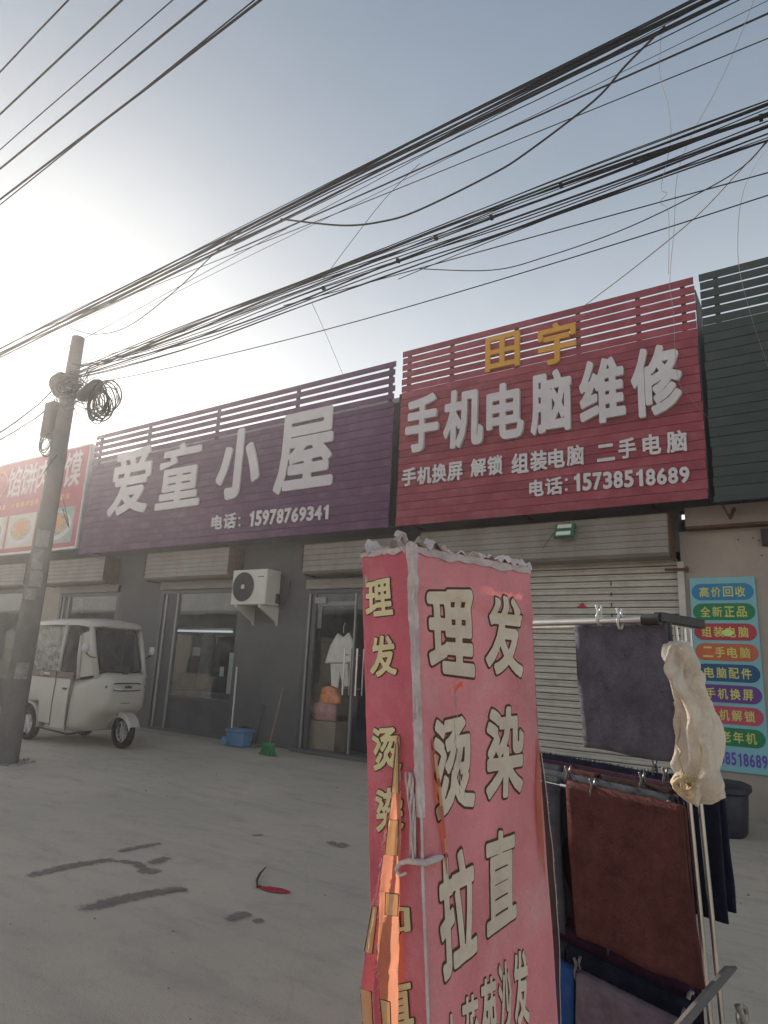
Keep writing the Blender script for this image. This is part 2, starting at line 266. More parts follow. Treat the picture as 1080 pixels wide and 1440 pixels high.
def stain_mat():
    m = M['stain']; N, L = m.node_tree.nodes, m.node_tree.links; b = N['Principled BSDF']; out = N['Material Output']
    at_ = N.new('ShaderNodeAttribute'); at_.attribute_name = 'fade'; tc = N.new('ShaderNodeTexCoord'); n = N.new('ShaderNodeTexNoise'); n.inputs['Scale'].default_value = 22; n.inputs['Detail'].default_value = 8; n.inputs['Roughness'].default_value = 0.75
    L.new(tc.outputs['Object'], n.inputs['Vector']); a = N.new('ShaderNodeMath'); a.operation = 'MULTIPLY_ADD'; L.new(n.outputs[0], a.inputs[0]); a.inputs[1].default_value = 1.5; L.new(at_.outputs['Fac'], a.inputs[2])
    r = N.new('ShaderNodeMapRange'); r.inputs[1].default_value = 0.98; r.inputs[2].default_value = 1.35; r.inputs[4].default_value = 0.7; L.new(a.outputs[0], r.inputs[0])
    t = N.new('ShaderNodeBsdfTransparent'); ms = N.new('ShaderNodeMixShader'); L.new(r.outputs[0], ms.inputs[0]); L.new(t.outputs[0], ms.inputs[1]); L.new(b.outputs[0], ms.inputs[2]); L.new(ms.outputs[0], out.inputs[0])
stain_mat()

# ------------------------------------------------------------------ mesh helpers
class MB:
    def __init__(s): s.v = []; s.f = []
    def add(s, vs, fs):
        o = len(s.v); s.v += [tuple(v) for v in vs]; s.f += [tuple(i + o for i in f) for f in fs]; return s
    def box(s, x0, x1, y0, y1, z0, z1, X=None):
        vs = [Vector((x, y, z)) for x in (x0, x1) for y in (y0, y1) for z in (z0, z1)]
        if X is not None: vs = [X @ v for v in vs]
        return s.add(vs, [(0, 1, 3, 2), (4, 6, 7, 5), (0, 4, 5, 1), (2, 3, 7, 6), (0, 2, 6, 4), (1, 5, 7, 3)])
    def tube(s, pts, r, n=8, caps=True):
        pts = [Vector(p) for p in pts]; k = len(pts); rr = r if isinstance(r, (list, tuple)) else [r] * k
        vs = []; prev = None
        for i, p in enumerate(pts):
            t = (pts[min(i + 1, k - 1)] - pts[max(i - 1, 0)]); t = t.normalized() if t.length > 1e-9 else Vector((0, 0, 1))
            if prev is None: a = t.orthogonal().normalized()
            else:
                a = prev - t * prev.dot(t); a = a.normalized() if a.length > 1e-6 else t.orthogonal().normalized()
            prev = a; b = t.cross(a)
            for j in range(n):
                w = 2 * math.pi * j / n; vs.append(p + (a * math.cos(w) + b * math.sin(w)) * rr[i])
        fs = [(i * n + j, i * n + (j + 1) % n, (i + 1) * n + (j + 1) % n, (i + 1) * n + j) for i in range(k - 1) for j in range(n)]
        if caps: fs += [tuple(range(n))[::-1], tuple((k - 1) * n + j for j in range(n))]
        return s.add(vs, fs)
    def loft(s, rings, closed=True, caps=True):
        n = len(rings[0]); vs = [v for r in rings for v in r]; m = n if closed else n - 1
        fs = [(i * n + j, i * n + (j + 1) % n, (i + 1) * n + (j + 1) % n, (i + 1) * n + j) for i in range(len(rings) - 1) for j in range(m)]
        if caps and closed: fs += [tuple(range(n))[::-1], tuple((len(rings) - 1) * n + j for j in range(n))]
        return s.add(vs, fs)
    def prism(s, poly, d):      # poly: list of 3-D points, pushed along d
        n = len(poly); poly = [Vector(p) for p in poly]; d = Vector(d)
        return s.add(poly + [p + d for p in poly], [tuple(range(n))[::-1], tuple(range(n, 2 * n))] + [(i, (i + 1) % n, n + (i + 1) % n, n + i) for i in range(n)])
    def disc(s, c, r, axis, n=24, ry=None):
        c = Vector(c); ax = Vector(axis).normalized(); a = ax.orthogonal().normalized(); b = ax.cross(a)
        return s.add([c + a * r * math.cos(2 * math.pi * j / n) + b * (ry or r) * math.sin(2 * math.pi * j / n) for j in range(n)], [tuple(range(n))])
    def torus(s, c, R_, r, axis, n=28, m=8):
        c = Vector(c); ax = Vector(axis).normalized(); a = ax.orthogonal().normalized(); b = ax.cross(a)
        vs = []
        for i in range(n):
            w = 2 * math.pi * i / n; d = a * math.cos(w) + b * math.sin(w)
            for j in range(m):
                q = 2 * math.pi * j / m; vs.append(c + d * (R_ + r * math.cos(q)) + ax * r * math.sin(q))
        return s.add(vs, [(i * m + j, ((i + 1) % n) * m + j, ((i + 1) % n) * m + (j + 1) % m, i * m + (j + 1) % m) for i in range(n) for j in range(m)])
    def grid(s, fn, nu, nv):
        vs = [fn(i / nu, j / nv) for j in range(nv + 1) for i in range(nu + 1)]
        return s.add(vs, [(j * (nu + 1) + i, j * (nu + 1) + i + 1, (j + 1) * (nu + 1) + i + 1, (j + 1) * (nu + 1) + i) for j in range(nv) for i in range(nu)])
    def mesh(s, name):
        me = bpy.data.meshes.new(name); me.from_pydata([tuple(v) for v in s.v], [], s.f); me.update()
        bm = bmesh.new(); bm.from_mesh(me); bmesh.ops.recalc_face_normals(bm, faces=bm.faces); bm.to_mesh(me); bm.free(); return me
    def build(s, name, m, parent=None, smooth=False, bevel=0, label=None, keep=False):
        if keep:
            me = bpy.data.meshes.new(name); me.from_pydata([tuple(v) for v in s.v], [], s.f); me.update()
        else: me = s.mesh(name)
        return link(name, me, m, parent, smooth, bevel, label)

def link(name, me, m, parent=None, smooth=False, bevel=0, label=None):
    if m is not None and len(me.materials) == 0: me.materials.append(M[m] if isinstance(m, str) else m)
    o = bpy.data.objects.new(name, me); COL.objects.link(o)
    if parent is not None:
        o.parent = parent; o.matrix_parent_inverse = parent.matrix_world.inverted()
    if smooth:
        for p in me.polygons: p.use_smooth = True
        if smooth != 'all': me.set_sharp_from_angle(angle=R(40))
    if bevel:
        b = o.modifiers.new('bevel', 'BEVEL'); b.width = bevel; b.segments = 2; b.limit_method = 'ANGLE'
    if label: o['label'] = label
    return o

def tag(o, label, cat, group=None):
    o['label'] = label; o['category'] = cat
    if group: o['group'] = group
    return o
def thing(name, label, cat, loc=(0, 0, 0), group=None):
    o = bpy.data.objects.new(name, None); COL.objects.link(o); o.location = loc; o.empty_display_size = 0.1
    o.matrix_world = Matrix.Translation(loc)
    return tag(o, label, cat, group)
def structure(o): o['kind'] = 'structure'; return o
def box(name, m, parent, x0, x1, y0, y1, z0, z1, bevel=0, label=None):
    return MB().box(x0, x1, y0, y1, z0, z1).build(name, m, parent, bevel=bevel, label=label)

# lettering: each glyph outline becomes a distance field, cut at the wanted weight and meshed cell by cell
_out, _gl = {}, {}
NG = 96
def outline(ch):
    if ch in _out: return _out[ch]
    c = bpy.data.curves.new('glyph', 'FONT'); c.body = ch; c.size = 1; c.resolution_u = 3
    o = bpy.data.objects.new('glyph', c); COL.objects.link(o)
    dg = bpy.context.evaluated_depsgraph_get(); dg.update()
    me = bpy.data.meshes.new_from_object(o.evaluated_get(dg))
    V = np.array([v.co[:2] for v in me.vertices]); cnt = {}
    for p in me.polygons:
        vs = list(p.vertices)
        for i in range(len(vs)): k = tuple(sorted((vs[i], vs[(i + 1) % len(vs)]))); cnt[k] = cnt.get(k, 0) + 1
    seg = np.array([(V[a], V[b]) for (a, b), n in cnt.items() if n == 1])
    bpy.data.objects.remove(o); bpy.data.curves.remove(c); bpy.data.meshes.remove(me)
    if ch == '1':      # a one with a flag
        P1 = np.array([(0.31, 0), (0.31, 0.70), (0.25, 0.70), (0.205, 0.615), (0.09, 0.575), (0.09, 0.505), (0.215, 0.53), (0.215, 0)]); seg = np.array([(P1[i], P1[(i + 1) % 8]) for i in range(8)])
    lo, hi = seg.reshape(-1, 2).min(0), seg.reshape(-1, 2).max(0); pad = 0.085
    x0, y0 = lo - pad; w, h = hi - lo + 2 * pad; st = max(w, h) / NG; nx, ny = int(math.ceil(w / st)) + 1, int(math.ceil(h / st)) + 1
    gx, gy = np.meshgrid(x0 + st * np.arange(nx), y0 + st * np.arange(ny)); P = np.stack([gx.ravel(), gy.ravel()], 1)
    A, B = seg[:, 0], seg[:, 1]; D = B - A; LL = (D ** 2).sum(1) + 1e-12
    best = np.full(len(P), 9.0)
    par = np.zeros(len(P), int)
    for i in range(len(A)):
        q = P - A[i]; t = np.clip((q @ D[i]) / LL[i], 0, 1); d = np.hypot(q[:, 0] - t * D[i, 0], q[:, 1] - t * D[i, 1]); best = np.minimum(best, d)
        ya, yb = A[i, 1], B[i, 1]
        m = ((ya > P[:, 1]) != (yb > P[:, 1]))
        if abs(yb - ya) > 1e-12: m &= P[:, 0] < A[i, 0] + (P[:, 1] - ya) / (yb - ya) * D[i, 0]
        par[m] ^= 1
    phi = np.where(par == 1, -best, best).reshape(ny, nx)
    _out[ch] = (phi, x0, y0, st, lo, hi); return _out[ch]
def glyph(ch, bold=0.03, merge=400):
    """polygons (2-D) and rim segments of the glyph grown by bold, scaled so that the grown outline fills 0..1"""
    key = (ch, bold, merge)
    if key in _gl: return _gl[key]
    phi, x0, y0, st, lo, hi = outline(ch); f = phi - bold; ny, nx = f.shape
    polys, rim = [], []
    ins = f < 0; full = ins[:-1, :-1] & ins[1:, :-1] & ins[:-1, 1:] & ins[1:, 1:]; anyi = ins[:-1, :-1] | ins[1:, :-1] | ins[:-1, 1:] | ins[1:, 1:]
    for j in range(ny - 1):
        i = 0
        while i < nx - 1:
            if full[j, i]:
                k = i
                while k < nx - 1 and full[j, k] and k - i < merge: k += 1
                polys.append([(x0 + st * i, y0 + st * j), (x0 + st * k, y0 + st * j), (x0 + st * k, y0 + st * (j + 1)), (x0 + st * i, y0 + st * (j + 1))]); i = k; continue
            if anyi[j, i]:
                cs = [(i, j), (i + 1, j), (i + 1, j + 1), (i, j + 1)]; pl = []; kinds = []
                for q in range(4):
                    (ax, ay), (bx, by) = cs[q], cs[(q + 1) % 4]; fa, fb = f[ay, ax], f[by, bx]
                    if fa < 0: pl.append((x0 + st * ax, y0 + st * ay)); kinds.append(0)
                    if (fa < 0) != (fb < 0):
                        t = fa / (fa - fb); pl.append((x0 + st * (ax + (bx - ax) * t), y0 + st * (ay + (by - ay) * t))); kinds.append(1 if fa < 0 else 2)
                if len(pl) >= 3:
                    polys.append(pl); n = len(pl)
                    for q in range(n):
                        if kinds[q] == 1 and kinds[(q + 1) % n] == 2: rim.append((pl[q], pl[(q + 1) % n]))
            i += 1
    s0 = lo - bold; sz = hi - lo + 2 * bold
    nrm = lambda p: ((p[0] - s0[0]) / sz[0], (p[1] - s0[1]) / sz[1])
    polys = [[nrm(p) for p in pl] for pl in polys]; rim = [(nrm(a), nrm(b)) for a, b in rim]
    _gl[key] = (polys, rim, sz); return _gl[key]

def character(ch, quad, m, parent, y, name='character', bold=0.03, thick=0.03):
    """a raised letter filling x0..x1, z0..z1 of the sign whose front is at y"""
    x0, x1, z0, z1 = quad; polys, rim, _ = glyph(ch, bold)
    b = MB(); V, Fc, ix = [], [], {}
    def vid(p, yy):
        k = (round(p[0], 5), round(p[1], 5), yy)
        if k not in ix: ix[k] = len(V); V.append((x0 + p[0] * (x1 - x0), yy, z0 + p[1] * (z1 - z0)))
        return ix[k]
    for pl in polys: Fc.append(tuple(vid(p, y - thick) for p in pl))
    for a, c in rim: Fc.append((vid(a, y - thick), vid(a, y), vid(c, y), vid(c, y - thick)))
    b.add(V, Fc); return b.build(name, m, parent, keep=True)

def sign_char(ch, px, yplane, m, parent, **k):
    """px = (left, right, top, bottom) where the letter is seen on the sign's face"""
    l, r, t, b = px; xc, yc = (l + r) / 2, (t + b) / 2
    return character(ch, (at(l, yc, y=yplane).x, at(r, yc, y=yplane).x, at(xc, b, y=yplane).z, at(xc, t, y=yplane).z), m, parent, yplane, **k)

# ------------------------------------------------------------------ ground
def build_ground():
    xs = sorted(set([-200, -120, -60, -30] + [x * 0.5 for x in range(-32, 9)] + [10, 20, 60, 150])); ys = sorted(set([-200, -90, -40, -20] + [y * 0.5 for y in range(-20, 1)] + [6, 20, 60, 150]))
    b = MB(); b.v = [(x, y, -0.012 * noise.noise(Vector((x * 0.5, y * 0.5, 0))) - 0.004 if (-16 < x < 5 and -10 < y < -0.4) else 0.0) for y in ys for x in xs]
    n = len(xs); b.f = [(j * n + i, j * n + i + 1, (j + 1) * n + i + 1, (j + 1) * n + i) for j in range(len(ys) - 1) for i in range(n - 1)]
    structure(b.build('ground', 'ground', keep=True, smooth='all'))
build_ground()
def gz(x, y): return -0.012 * noise.noise(Vector((x * 0.5, y * 0.5, 0))) - 0.004 if (-16 < x < 5 and -10 < y < -0.4) else 0.0

def stain(pts, w):
    """a flat wet mark with a soaked-in border along a line of points on the ground"""
    P = [at(px, py, z=0) for px, py in pts]; b = MB(); dense = []
    for a, c in zip(P[:-1], P[1:]):
        k = max(3, int((c - a).length / 0.03)); dense += [a.lerp(c, i / k) for i in range(k)]
    dense.append(P[-1]); n = len(dense); K = 9; fade = []
    for i, p in enumerate(dense):
        t = (dense[min(i + 1, n - 1)] - dense[max(0, i - 1)]).normalized(); q = Vector((-t.y, t.x, 0)); end = math.sin(math.pi * (i + 0.5) / n) ** 0.35
        for j in range(K):
            c = (j / (K - 1) * 2 - 1); r = p + q * c * w * 1.7; r.z = gz(r.x, r.y) + 0.0035 + 0.0006 * abs(c); b.v.append(tuple(r)); fade.append((1 - abs(c)) * end)
    b.f = [(i * K + j, i * K + j + 1, (i + 1) * K + j + 1, (i + 1) * K + j) for i in range(n - 1) for j in range(K - 1)]
    o = b.build('ground_stain', 'stain', keep=True); at_ = o.data.attributes.new('fade', 'FLOAT', 'POINT'); at_.data.foreach_set('value', fade); structure(o)
for pts, w in (([(35, 1232), (100, 1216), (162, 1206)], 0.045), ([(160, 1208), (192, 1212), (206, 1222)], 0.03), ([(198, 1221), (222, 1226)], 0.05), ([(166, 1196), (226, 1184)], 0.035),
               ([(212, 1213), (236, 1204)], 0.045), ([(110, 1281), (180, 1262), (258, 1248)], 0.055), ([(236, 1252), (264, 1251)], 0.03), ([(320, 1295), (350, 1284)], 0.04), ([(356, 1297), (370, 1294)], 0.025),
               ([(461, 1186), (473, 1185)], 0.035), ([(474, 1191), (488, 1187)], 0.045), ([(355, 1175), (370, 1174)], 0.02)):
    stain(pts, w * 1.15)

def pebbles():
    b = MB()
    for i in range(420):
        x, y = rnd.uniform(-11, 0.6), rnd.uniform(-7.2, -0.7); r = rnd.choice([0.004, 0.005, 0.006, 0.01]) * rnd.uniform(0.7, 1.3); z = gz(x, y)
        if rnd.random() < 0.3 : y = -0.7 + rnd.random() * 0.5
        b.add([(x + r, y, z), (x, y + r, z), (x - r, y, z), (x, y - r * 1.2, z), (x, y, z + r)], [(0, 1, 4), (1, 2, 4), (2, 3, 4), (3, 0, 4)])
    o = b.build('grit', 'pebble', keep=True); tag(o, 'scattered grit and small stones lying over the grey concrete ground', 'grit'); o['kind'] = 'stuff'
pebbles()

def litter():
    p = at(386, 1252, z=0); t = thing('litter_scrap', 'crumpled red scrap of litter with a dark twig end on the concrete', 'litter', (p.x, p.y, 0))
    b = MB(); d = (at(406, 1257, z=0) - at(364, 1249, z=0)); L_ = d.length / 2; d.normalize(); s = Vector((-d.y, d.x, 0))
    def f(u, v):
        w = 0.045 * math.sin(math.pi * min(max(u, 0.02), 0.98)) ** 0.6
        q = p + d * (u * 2 - 1) * L_ * 1.05 + s * (v * 2 - 1) * w
        return (q.x, q.y, gz(q.x, q.y) + 0.006 + 0.03 * abs(noise.noise(Vector((u * 7, v * 4, 0)))) * math.sin(math.pi * v))
    b.grid(f, 16, 6); b.build('scrap', 'litter_red', t, keep=True)
    pts = [at(362, 1247, z=0.012), at(361, 1238, z=0.015), at(366, 1228, z=0.02), at(374, 1219, z=0.015)]
    MB().tube(pts, [0.007, 0.008, 0.007, 0.003], 6).build('twig', 'twig', t)
litter()

# ------------------------------------------------------------------ the row of shops
ROOFZ = 5.52
shops = thing('shop_row', 'long grey rendered row of single storey shops with signboards along the roof', 'building', (-8, 0, 0))
def wallbox(x0, x1, z0, z1, m='wall_grey', y0=0.0, y1=0.24, name='wall'): return box(name, m, shops, x0, x1, y0, y1, z0, z1)
wallbox(-30, 6, 3.36, ROOFZ, 'wall_dark', name='parapet')
box('roof_cap', 'roof_cap', shops, -30, 6, -0.04, 0.28, ROOFZ + 0.002, ROOFZ + 0.09)
box('roof', 'wall_dark', shops, -30, 6, 0.242, 5.0, 3.1, 3.3)
# lower front, from left to right: wall pieces and openings
op = [(-18.3, -15.6, 2.72), (-14.42, -12.2, 2.72), (-10.86, -8.6, 2.72), (-7.12, -5.2, 2.66), (-4.62, -1.36, 2.86)]
x = -30.0
for i, (a, c, zt) in enumerate(op):
    wallbox(x, a, 0, 3.358, 'wall_tan' if i == 1 else 'wall_grey'); wallbox(a + .001, c - .001, zt, 3.358); x = c
wallbox(x, 6, 0, 3.1, 'wall_tan')
box('fascia', 'wall_tan', shops, -1.27, 6, -0.12, -0.002, 3.13, 3.358)
box('fascia_beam', 'rust', shops, -1.262, 6, -0.15, -0.004, 3.095, 3.127)
box('back_wall', 'interior', shops, -20, -1, 4.0, 4.1, 0, 3.1)
for xx in (-20, -12.1, -8.55, -4.9, -1.2): box('partition', 'interior', shops, xx - 0.05, xx + 0.05, 0.245, 3.99, 0, 3.09)
box('floor', 'interior_floor', shops, -20, -1, 0.245, 3.99, 0.0, 0.012)
box('ceiling', 'interior', shops, -20, -1, 0.245, 3.99, 3.0, 3.08)
# nail holes and small fixings on the tan wall, right
for px, py in ((1038, 759), (1059, 757), (1067, 760), (1071, 781)):
    p = at(px, py, y=0); MB().tube([(p.x, 0.0, p.z), (p.x, -0.012, p.z)], 0.009, 8).build('wall_plug', 'rust', shops)

def shutter_housing(x0, x1, z0, z1, m='shutter_box', y=-0.36, end=True):
    """ribbed pressed-steel roll housing above an opening"""
    t = MB(); n = max(4, int((z1 - z0) / 0.075)); prof = []
    for i in range(n + 1):
        z = z1 - (z1 - z0) * i / n
        prof += [(y + 0.0, z), (y + 0.012, z - 0.010)] if i < n else [(y, z)]
    prof += [(y + 0.05, z0 - 0.035), (-0.003, z0 - 0.035), (-0.003, z1)]
    rings = [[(x, a, b) for a, b in prof] for x in (x0, x1)]
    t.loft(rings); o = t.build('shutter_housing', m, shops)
    if end:
        for xe, s in ((x0, -1), (x1, 1)):
            e = MB(); P = [(xe, y - 0.012, z1 + 0.0), (xe, y - 0.015, z0 + 0.02), (xe, y + 0.10, z0 - 0.06), (xe, -0.004, z0 - 0.06), (xe, -0.004, z1)]
            e.prism(P, (s * 0.012, 0, 0)); e.build('end_plate', 'rust', o)
    return o
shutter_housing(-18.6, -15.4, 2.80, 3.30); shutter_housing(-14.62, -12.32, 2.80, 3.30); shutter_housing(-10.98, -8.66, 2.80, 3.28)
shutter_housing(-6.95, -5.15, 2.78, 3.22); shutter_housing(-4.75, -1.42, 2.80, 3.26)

def slats(parent, x0, x1, z0, z1, pitch, y):
    me = None; n = int((z1 - z0) / pitch)
    b = MB(); h = pitch - 0.009
    prof = [(-0.004, 0.0), (-0.014, 0.004), (-0.018, h * 0.30), (-0.014, h * 0.56), (-0.003, h * 0.60), (-0.003, h * 0.66), (-0.012, h * 0.70), (-0.013, h * 0.92), (-0.004, h), (0.006, h), (0.006, 0)]
    b.loft([[(xx, p[0], p[1]) for p in prof] for xx in (x0, x1)]); me = b.mesh('slat')
    for k in range(n):
        o = link('slat', me, 'shutter', None); o.location = (rnd.uniform(-0.002, 0.002), y + rnd.uniform(-0.001, 0.001), z0 + k * pitch); o.rotation_euler.x = rnd.uniform(-0.03, 0.03)
        o.parent = parent
# the closed roller shutter
rs = box('roller_shutter', 'steel_dull', shops, -4.58, -1.40, 0.02, 0.05, 0.0, 0.06, label='closed ribbed beige roller shutter')
box('slat_backing', 'rust', rs, -4.57, -1.41, 0.042, 0.05, 0.062, 2.80)
slats(rs, -4.575, -1.405, 0.062, 2.80, 0.0825, 0.03)
for xx in (-4.61, -1.40): box('guide_rail', 'shutter', rs, xx - 0.0, xx + 0.075, -0.045, -0.004, 0.0, 2.735, bevel=0.004)
box('guide_bolt', 'rust', rs, -1.53, -1.27, -0.085, -0.05, 2.625, 2.65)
box('guide_bolt', 'rust', rs, -1.30, -1.275, -0.09, -0.05, 2.60, 2.665)
for k in range(4):
    pz = 2.52 - k * 0.13; box('hinge_pin', 'rust', rs, -2.19, -2.175, 0.004, 0.014, pz - 0.045, pz)
p = at(818, 852, y=0.01)
o = MB().prism([(p.x - 0.06, 0.012, p.z - 0.02), (p.x + 0.07, 0.012, p.z - 0.025), (p.x + 0.01, 0.012, p.z + 0.045)], (0, -0.003, 0)).build('sticker', 'sticker_red', None)
tag(o, 'small red triangular paper remnant stuck on the closed beige shutter', 'sticker')

def rolled_lip(x0, x1, z): # the bottom of a raised shutter showing under its housing
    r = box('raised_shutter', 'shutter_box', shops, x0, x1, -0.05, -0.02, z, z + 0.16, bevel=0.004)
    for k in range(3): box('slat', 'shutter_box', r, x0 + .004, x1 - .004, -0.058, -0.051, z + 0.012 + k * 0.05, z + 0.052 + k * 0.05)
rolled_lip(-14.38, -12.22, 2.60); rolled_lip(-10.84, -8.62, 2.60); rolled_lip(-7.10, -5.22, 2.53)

def window(x0, x1, z0, z1, mull=0.45, low=0.62, pane_m='glass_window'):
    w = MB(); yb, yf = 0.06, 0.0
    fr = [(x0, x0 + 0.09, z0, z1), (x1 - 0.09, x1, z0, z1), (x0 + 0.09, x1 - 0.09, z1 - 0.08, z1), (x0 + 0.09, x1 - 0.09, z0, z0 + 0.05)]
    f = box('window', 'frame_dark', shops, x0, x0 + 0.09, yf, yb, z0, z1, bevel=0.003)
    for a, b_, c, d in fr[1:]: box('frame', 'frame_dark', f, a, b_, yf + .001, yb - .001, c, d, bevel=0.003)
    for q in (0.17, mull): box('mullion', 'frame_grey', f, x0 + q, x0 + q + 0.045, yf - 0.01, yb - 0.005, z0 + 0.052, z1 - 0.082, bevel=0.003)
    box('transom', 'frame_dark', f, x0 + mull + 0.046, x1 - 0.091, yf + 0.005, yb - 0.01, low - 0.02, low + 0.03, bevel=0.003)
    box('pane', pane_m, f, x0 + mull + 0.046, x1 - 0.091, 0.028, 0.034, low + 0.03, z1 - 0.081)
    box('kick_panel', 'wall_dark', f, x0 + mull + 0.046, x1 - 0.091, 0.02, 0.04, z0 + 0.051, low - 0.021)
    box('side_panel', 'wall_dark', f, x0 + 0.091, x0 + mull - 0.001, 0.02, 0.04, z0 + 0.051, z1 - 0.082)
    return f
w1 = window(-18.3, -15.6, 0, 2.72); w2 = window(-14.42, -12.2, 0, 2.60, 0.38); w3 = window(-10.86, -8.6, 0, 2.60, 0.50)

# glazed shop door
dx0, dx1, dz = -7.12, -5.2, 2.53
door = box('door', 'frame_dark', shops, dx0, dx0 + 0.08, -0.01, 0.08, 0, dz, bevel=0.004, label='dark framed glass door')
box('frame', 'frame_dark', door, dx1 - 0.08, dx1, -0.01, 0.08, 0, dz, bevel=0.004)
box('frame', 'frame_dark', door, dx0 + 0.081, dx1 - 0.081, -0.009, 0.079, dz - 0.07, dz, bevel=0.004)
box('track', 'frame_grey', door, dx0 + 0.085, dx0 + 0.12, -0.03, 0.0, 0.0, dz - 0.072, bevel=0.003)
box('stile', 'frame_dark', door, dx0 + 0.135, dx0 + 0.22, 0.0, 0.05, 0.05, dz - 0.072, bevel=0.003)
box('stile', 'frame_grey', door, -6.12, -6.09, 0.0, 0.05, 0.05, dz - 0.072, bevel=0.003)
box('threshold', 'wall_grey', door, dx0 + 0.001, dx1 - 0.001, -0.16, 0.10, 0.0, 0.045, bevel=0.006)
box('pane', 'glass', door, dx0 + 0.221, -6.121, 0.02, 0.03, 0.051, dz - 0.073)
box('pane', 'glass', door, -6.089, dx1 - 0.081, 0.02, 0.03, 0.051, dz - 0.073)
box('transom', 'frame_dark', door, dx0 + 0.222, -6.122, 0.032, 0.05, 2.27, 2.33)
for xx, a, b_ in ((-6.21, 0.90, 1.60), (-5.97, 0.90, 1.60)):
    h = MB().tube([(xx, -0.07, a), (xx, -0.07, b_)], 0.016, 10); h.tube([(xx, -0.07, a + .1), (xx, 0.02, a + .1)], 0.009, 8); h.tube([(xx, -0.07, b_ - .1), (xx, 0.02, b_ - .1)], 0.009, 8)
    h.build('handle', 'steel', door, smooth=True)
    h = MB().tube([(xx + 0.0, 0.10, a), (xx, 0.10, b_)], 0.014, 10); h.tube([(xx, 0.03, a + .1), (xx, 0.10, a + .1)], 0.008, 8)
    h.build('handle', 'steel', door, smooth=True)
box('notice', 'poster_scrap', door, -6.86, -6.78, 0.012, 0.018, 1.9, 2.25)
box('latch_plate', 'frame_grey', door, -6.93, -6.70, -0.006, -0.001, 2.30, 2.40)

# ---- goods seen through the glass
def cloth_body(name, m, label, cat, x, y, z0, z1, w, d, seed=0, group=None, parent=None, taper=0.6):
    b = MB(); rings = []; n = 20; K = 9
    for k in range(K):
        f = k / (K - 1); z = z0 + (z1 - z0) * f
        ww = w * (1 - (1 - taper) * f ** 2.2) / 2 * (0.25 if k == K - 1 else 1)
        rings.append([(x + math.cos(2 * math.pi * j / n) * ww * (1 + 0.22 * noise.noise(Vector((j * 0.9, f * 2, seed)))), y + math.sin(2 * math.pi * j / n) * d / 2 * (1 + 0.3 * noise.noise(Vector((j * 0.9, f * 3, seed + 5)))), z + 0.02 * noise.noise(Vector((j, seed, 2)))) for j in range(n)])
    b.loft(rings); o = b.build(name, m, parent, smooth='all')
    if parent is None: tag(o, label, cat, group)
    return o
cloth_body('hanging_coat', 'garment_dark', 'large dark coat hanging left of centre behind the wide shop window', 'coat', -11.0, 0.9, 0.75, 1.85, 1.0, 0.4, 1)
cloth_body('hanging_coat', 'garment_grey', 'pale grey garment between the dark coats behind the wide window', 'coat', -10.25, 0.8, 0.75, 1.80, 0.32, 0.3, 2)
cloth_body('hanging_coat', 'garment_dark', 'dark coat hanging at the right side of the wide window display', 'coat', -9.85, 0.9, 0.7, 1.72, 0.5, 0.4, 3)
def seen(name, m, px, y, label, cat, d=0.05):
    a, c = at(px[0], px[3], y=y), at(px[1], px[2], y=y); o = box(name, m, None, min(a.x, c.x), max(a.x, c.x), y, y + d, min(a.z, c.z), max(a.z, c.z), bevel=0.008); return tag(o, label, cat)
seen('wall_notice', 'garment_white', (277, 311, 898, 913), 1.3, 'pale cream notice panel hung high inside the wide shop window', 'panel')
seen('white_cabinet', 'garment_white', (317, 329, 918, 978), 0.55, 'narrow white cabinet just inside the wide window at its right edge', 'cabinet', 0.3)
seen('price_card', 'garment_white', (308, 315, 938, 951), 0.5, 'small white price card hanging beside the narrow white cabinet', 'card', 0.01)
seen('folded_shirts', 'garment_white', (270, 288, 911, 922), 0.75, 'small stack of folded white shirts above the dark coats in the wide window', 'clothing', 0.25)
seen('display_shelf', 'garment_grey', (232, 330, 978, 984), 0.35, 'low grey display shelf running along the foot of the wide window', 'shelf', 0.5)
t = thing('tube_light', 'lit white fluorescent tube glowing inside the wide shop window', 'lamp', (-10, 0.7, 2.0))
a_, c_ = at(238, 888, y=0.7), at(327, 887, y=0.7); zt = (a_.z + c_.z) / 2
MB().tube([(a_.x, 0.7, zt), (c_.x, 0.7, zt)], 0.022, 10).build('tube', 'tube_lit', t); box('batten', 'ac_white', t, a_.x, c_.x, 0.67, 0.73, zt + 0.03, zt + 0.07)

def outfit():
    t = thing('hanging_outfit', 'small pale cream top and trousers hanging together behind the glass door', 'clothing', (-6.5, 0.18, 0.95))
    y = 0.18
    pa = [at(*q, y=y) for q in ((474, 890), (482, 896), (490, 889), (497, 905), (499, 928), (490, 931), (488, 932), (462, 932), (456, 933), (464, 908))]
    b = MB(); b.prism([(p.x, y, p.z) for p in pa], (0, 0.05, 0)); b.build('top', 'garment_white', t, bevel=0.015)
    pb = [at(*q, y=y) for q in ((464, 933), (488, 933), (490, 965), (481, 966), (477, 945), (474, 968), (465, 964))]
    b = MB(); b.prism([(p.x, y + 0.005, p.z) for p in pb], (0, 0.04, 0)); b.build('trousers', 'garment_white', t, bevel=0.012)
    q = at(482, 888, y=y); MB().tube([(q.x, y + .02, q.z - 0.02), (q.x, y + .02, q.z + 0.10), (q.x + .03, y + .02, q.z + 0.13)], 0.006, 6).build('hook', 'steel', t)
outfit()
cloth_body('hanging_coat', 'garment_dark', 'dark jacket hanging at the upper left behind the glass door', 'coat', -7.75, 1.2, 1.7, 2.45, 0.6, 0.3, 4)
cloth_body('hanging_coat', 'garment_dark', 'black coat on the door shop rail above the cream outfit', 'coat', -7.25, 0.9, 1.75, 2.4, 0.5, 0.3, 5)
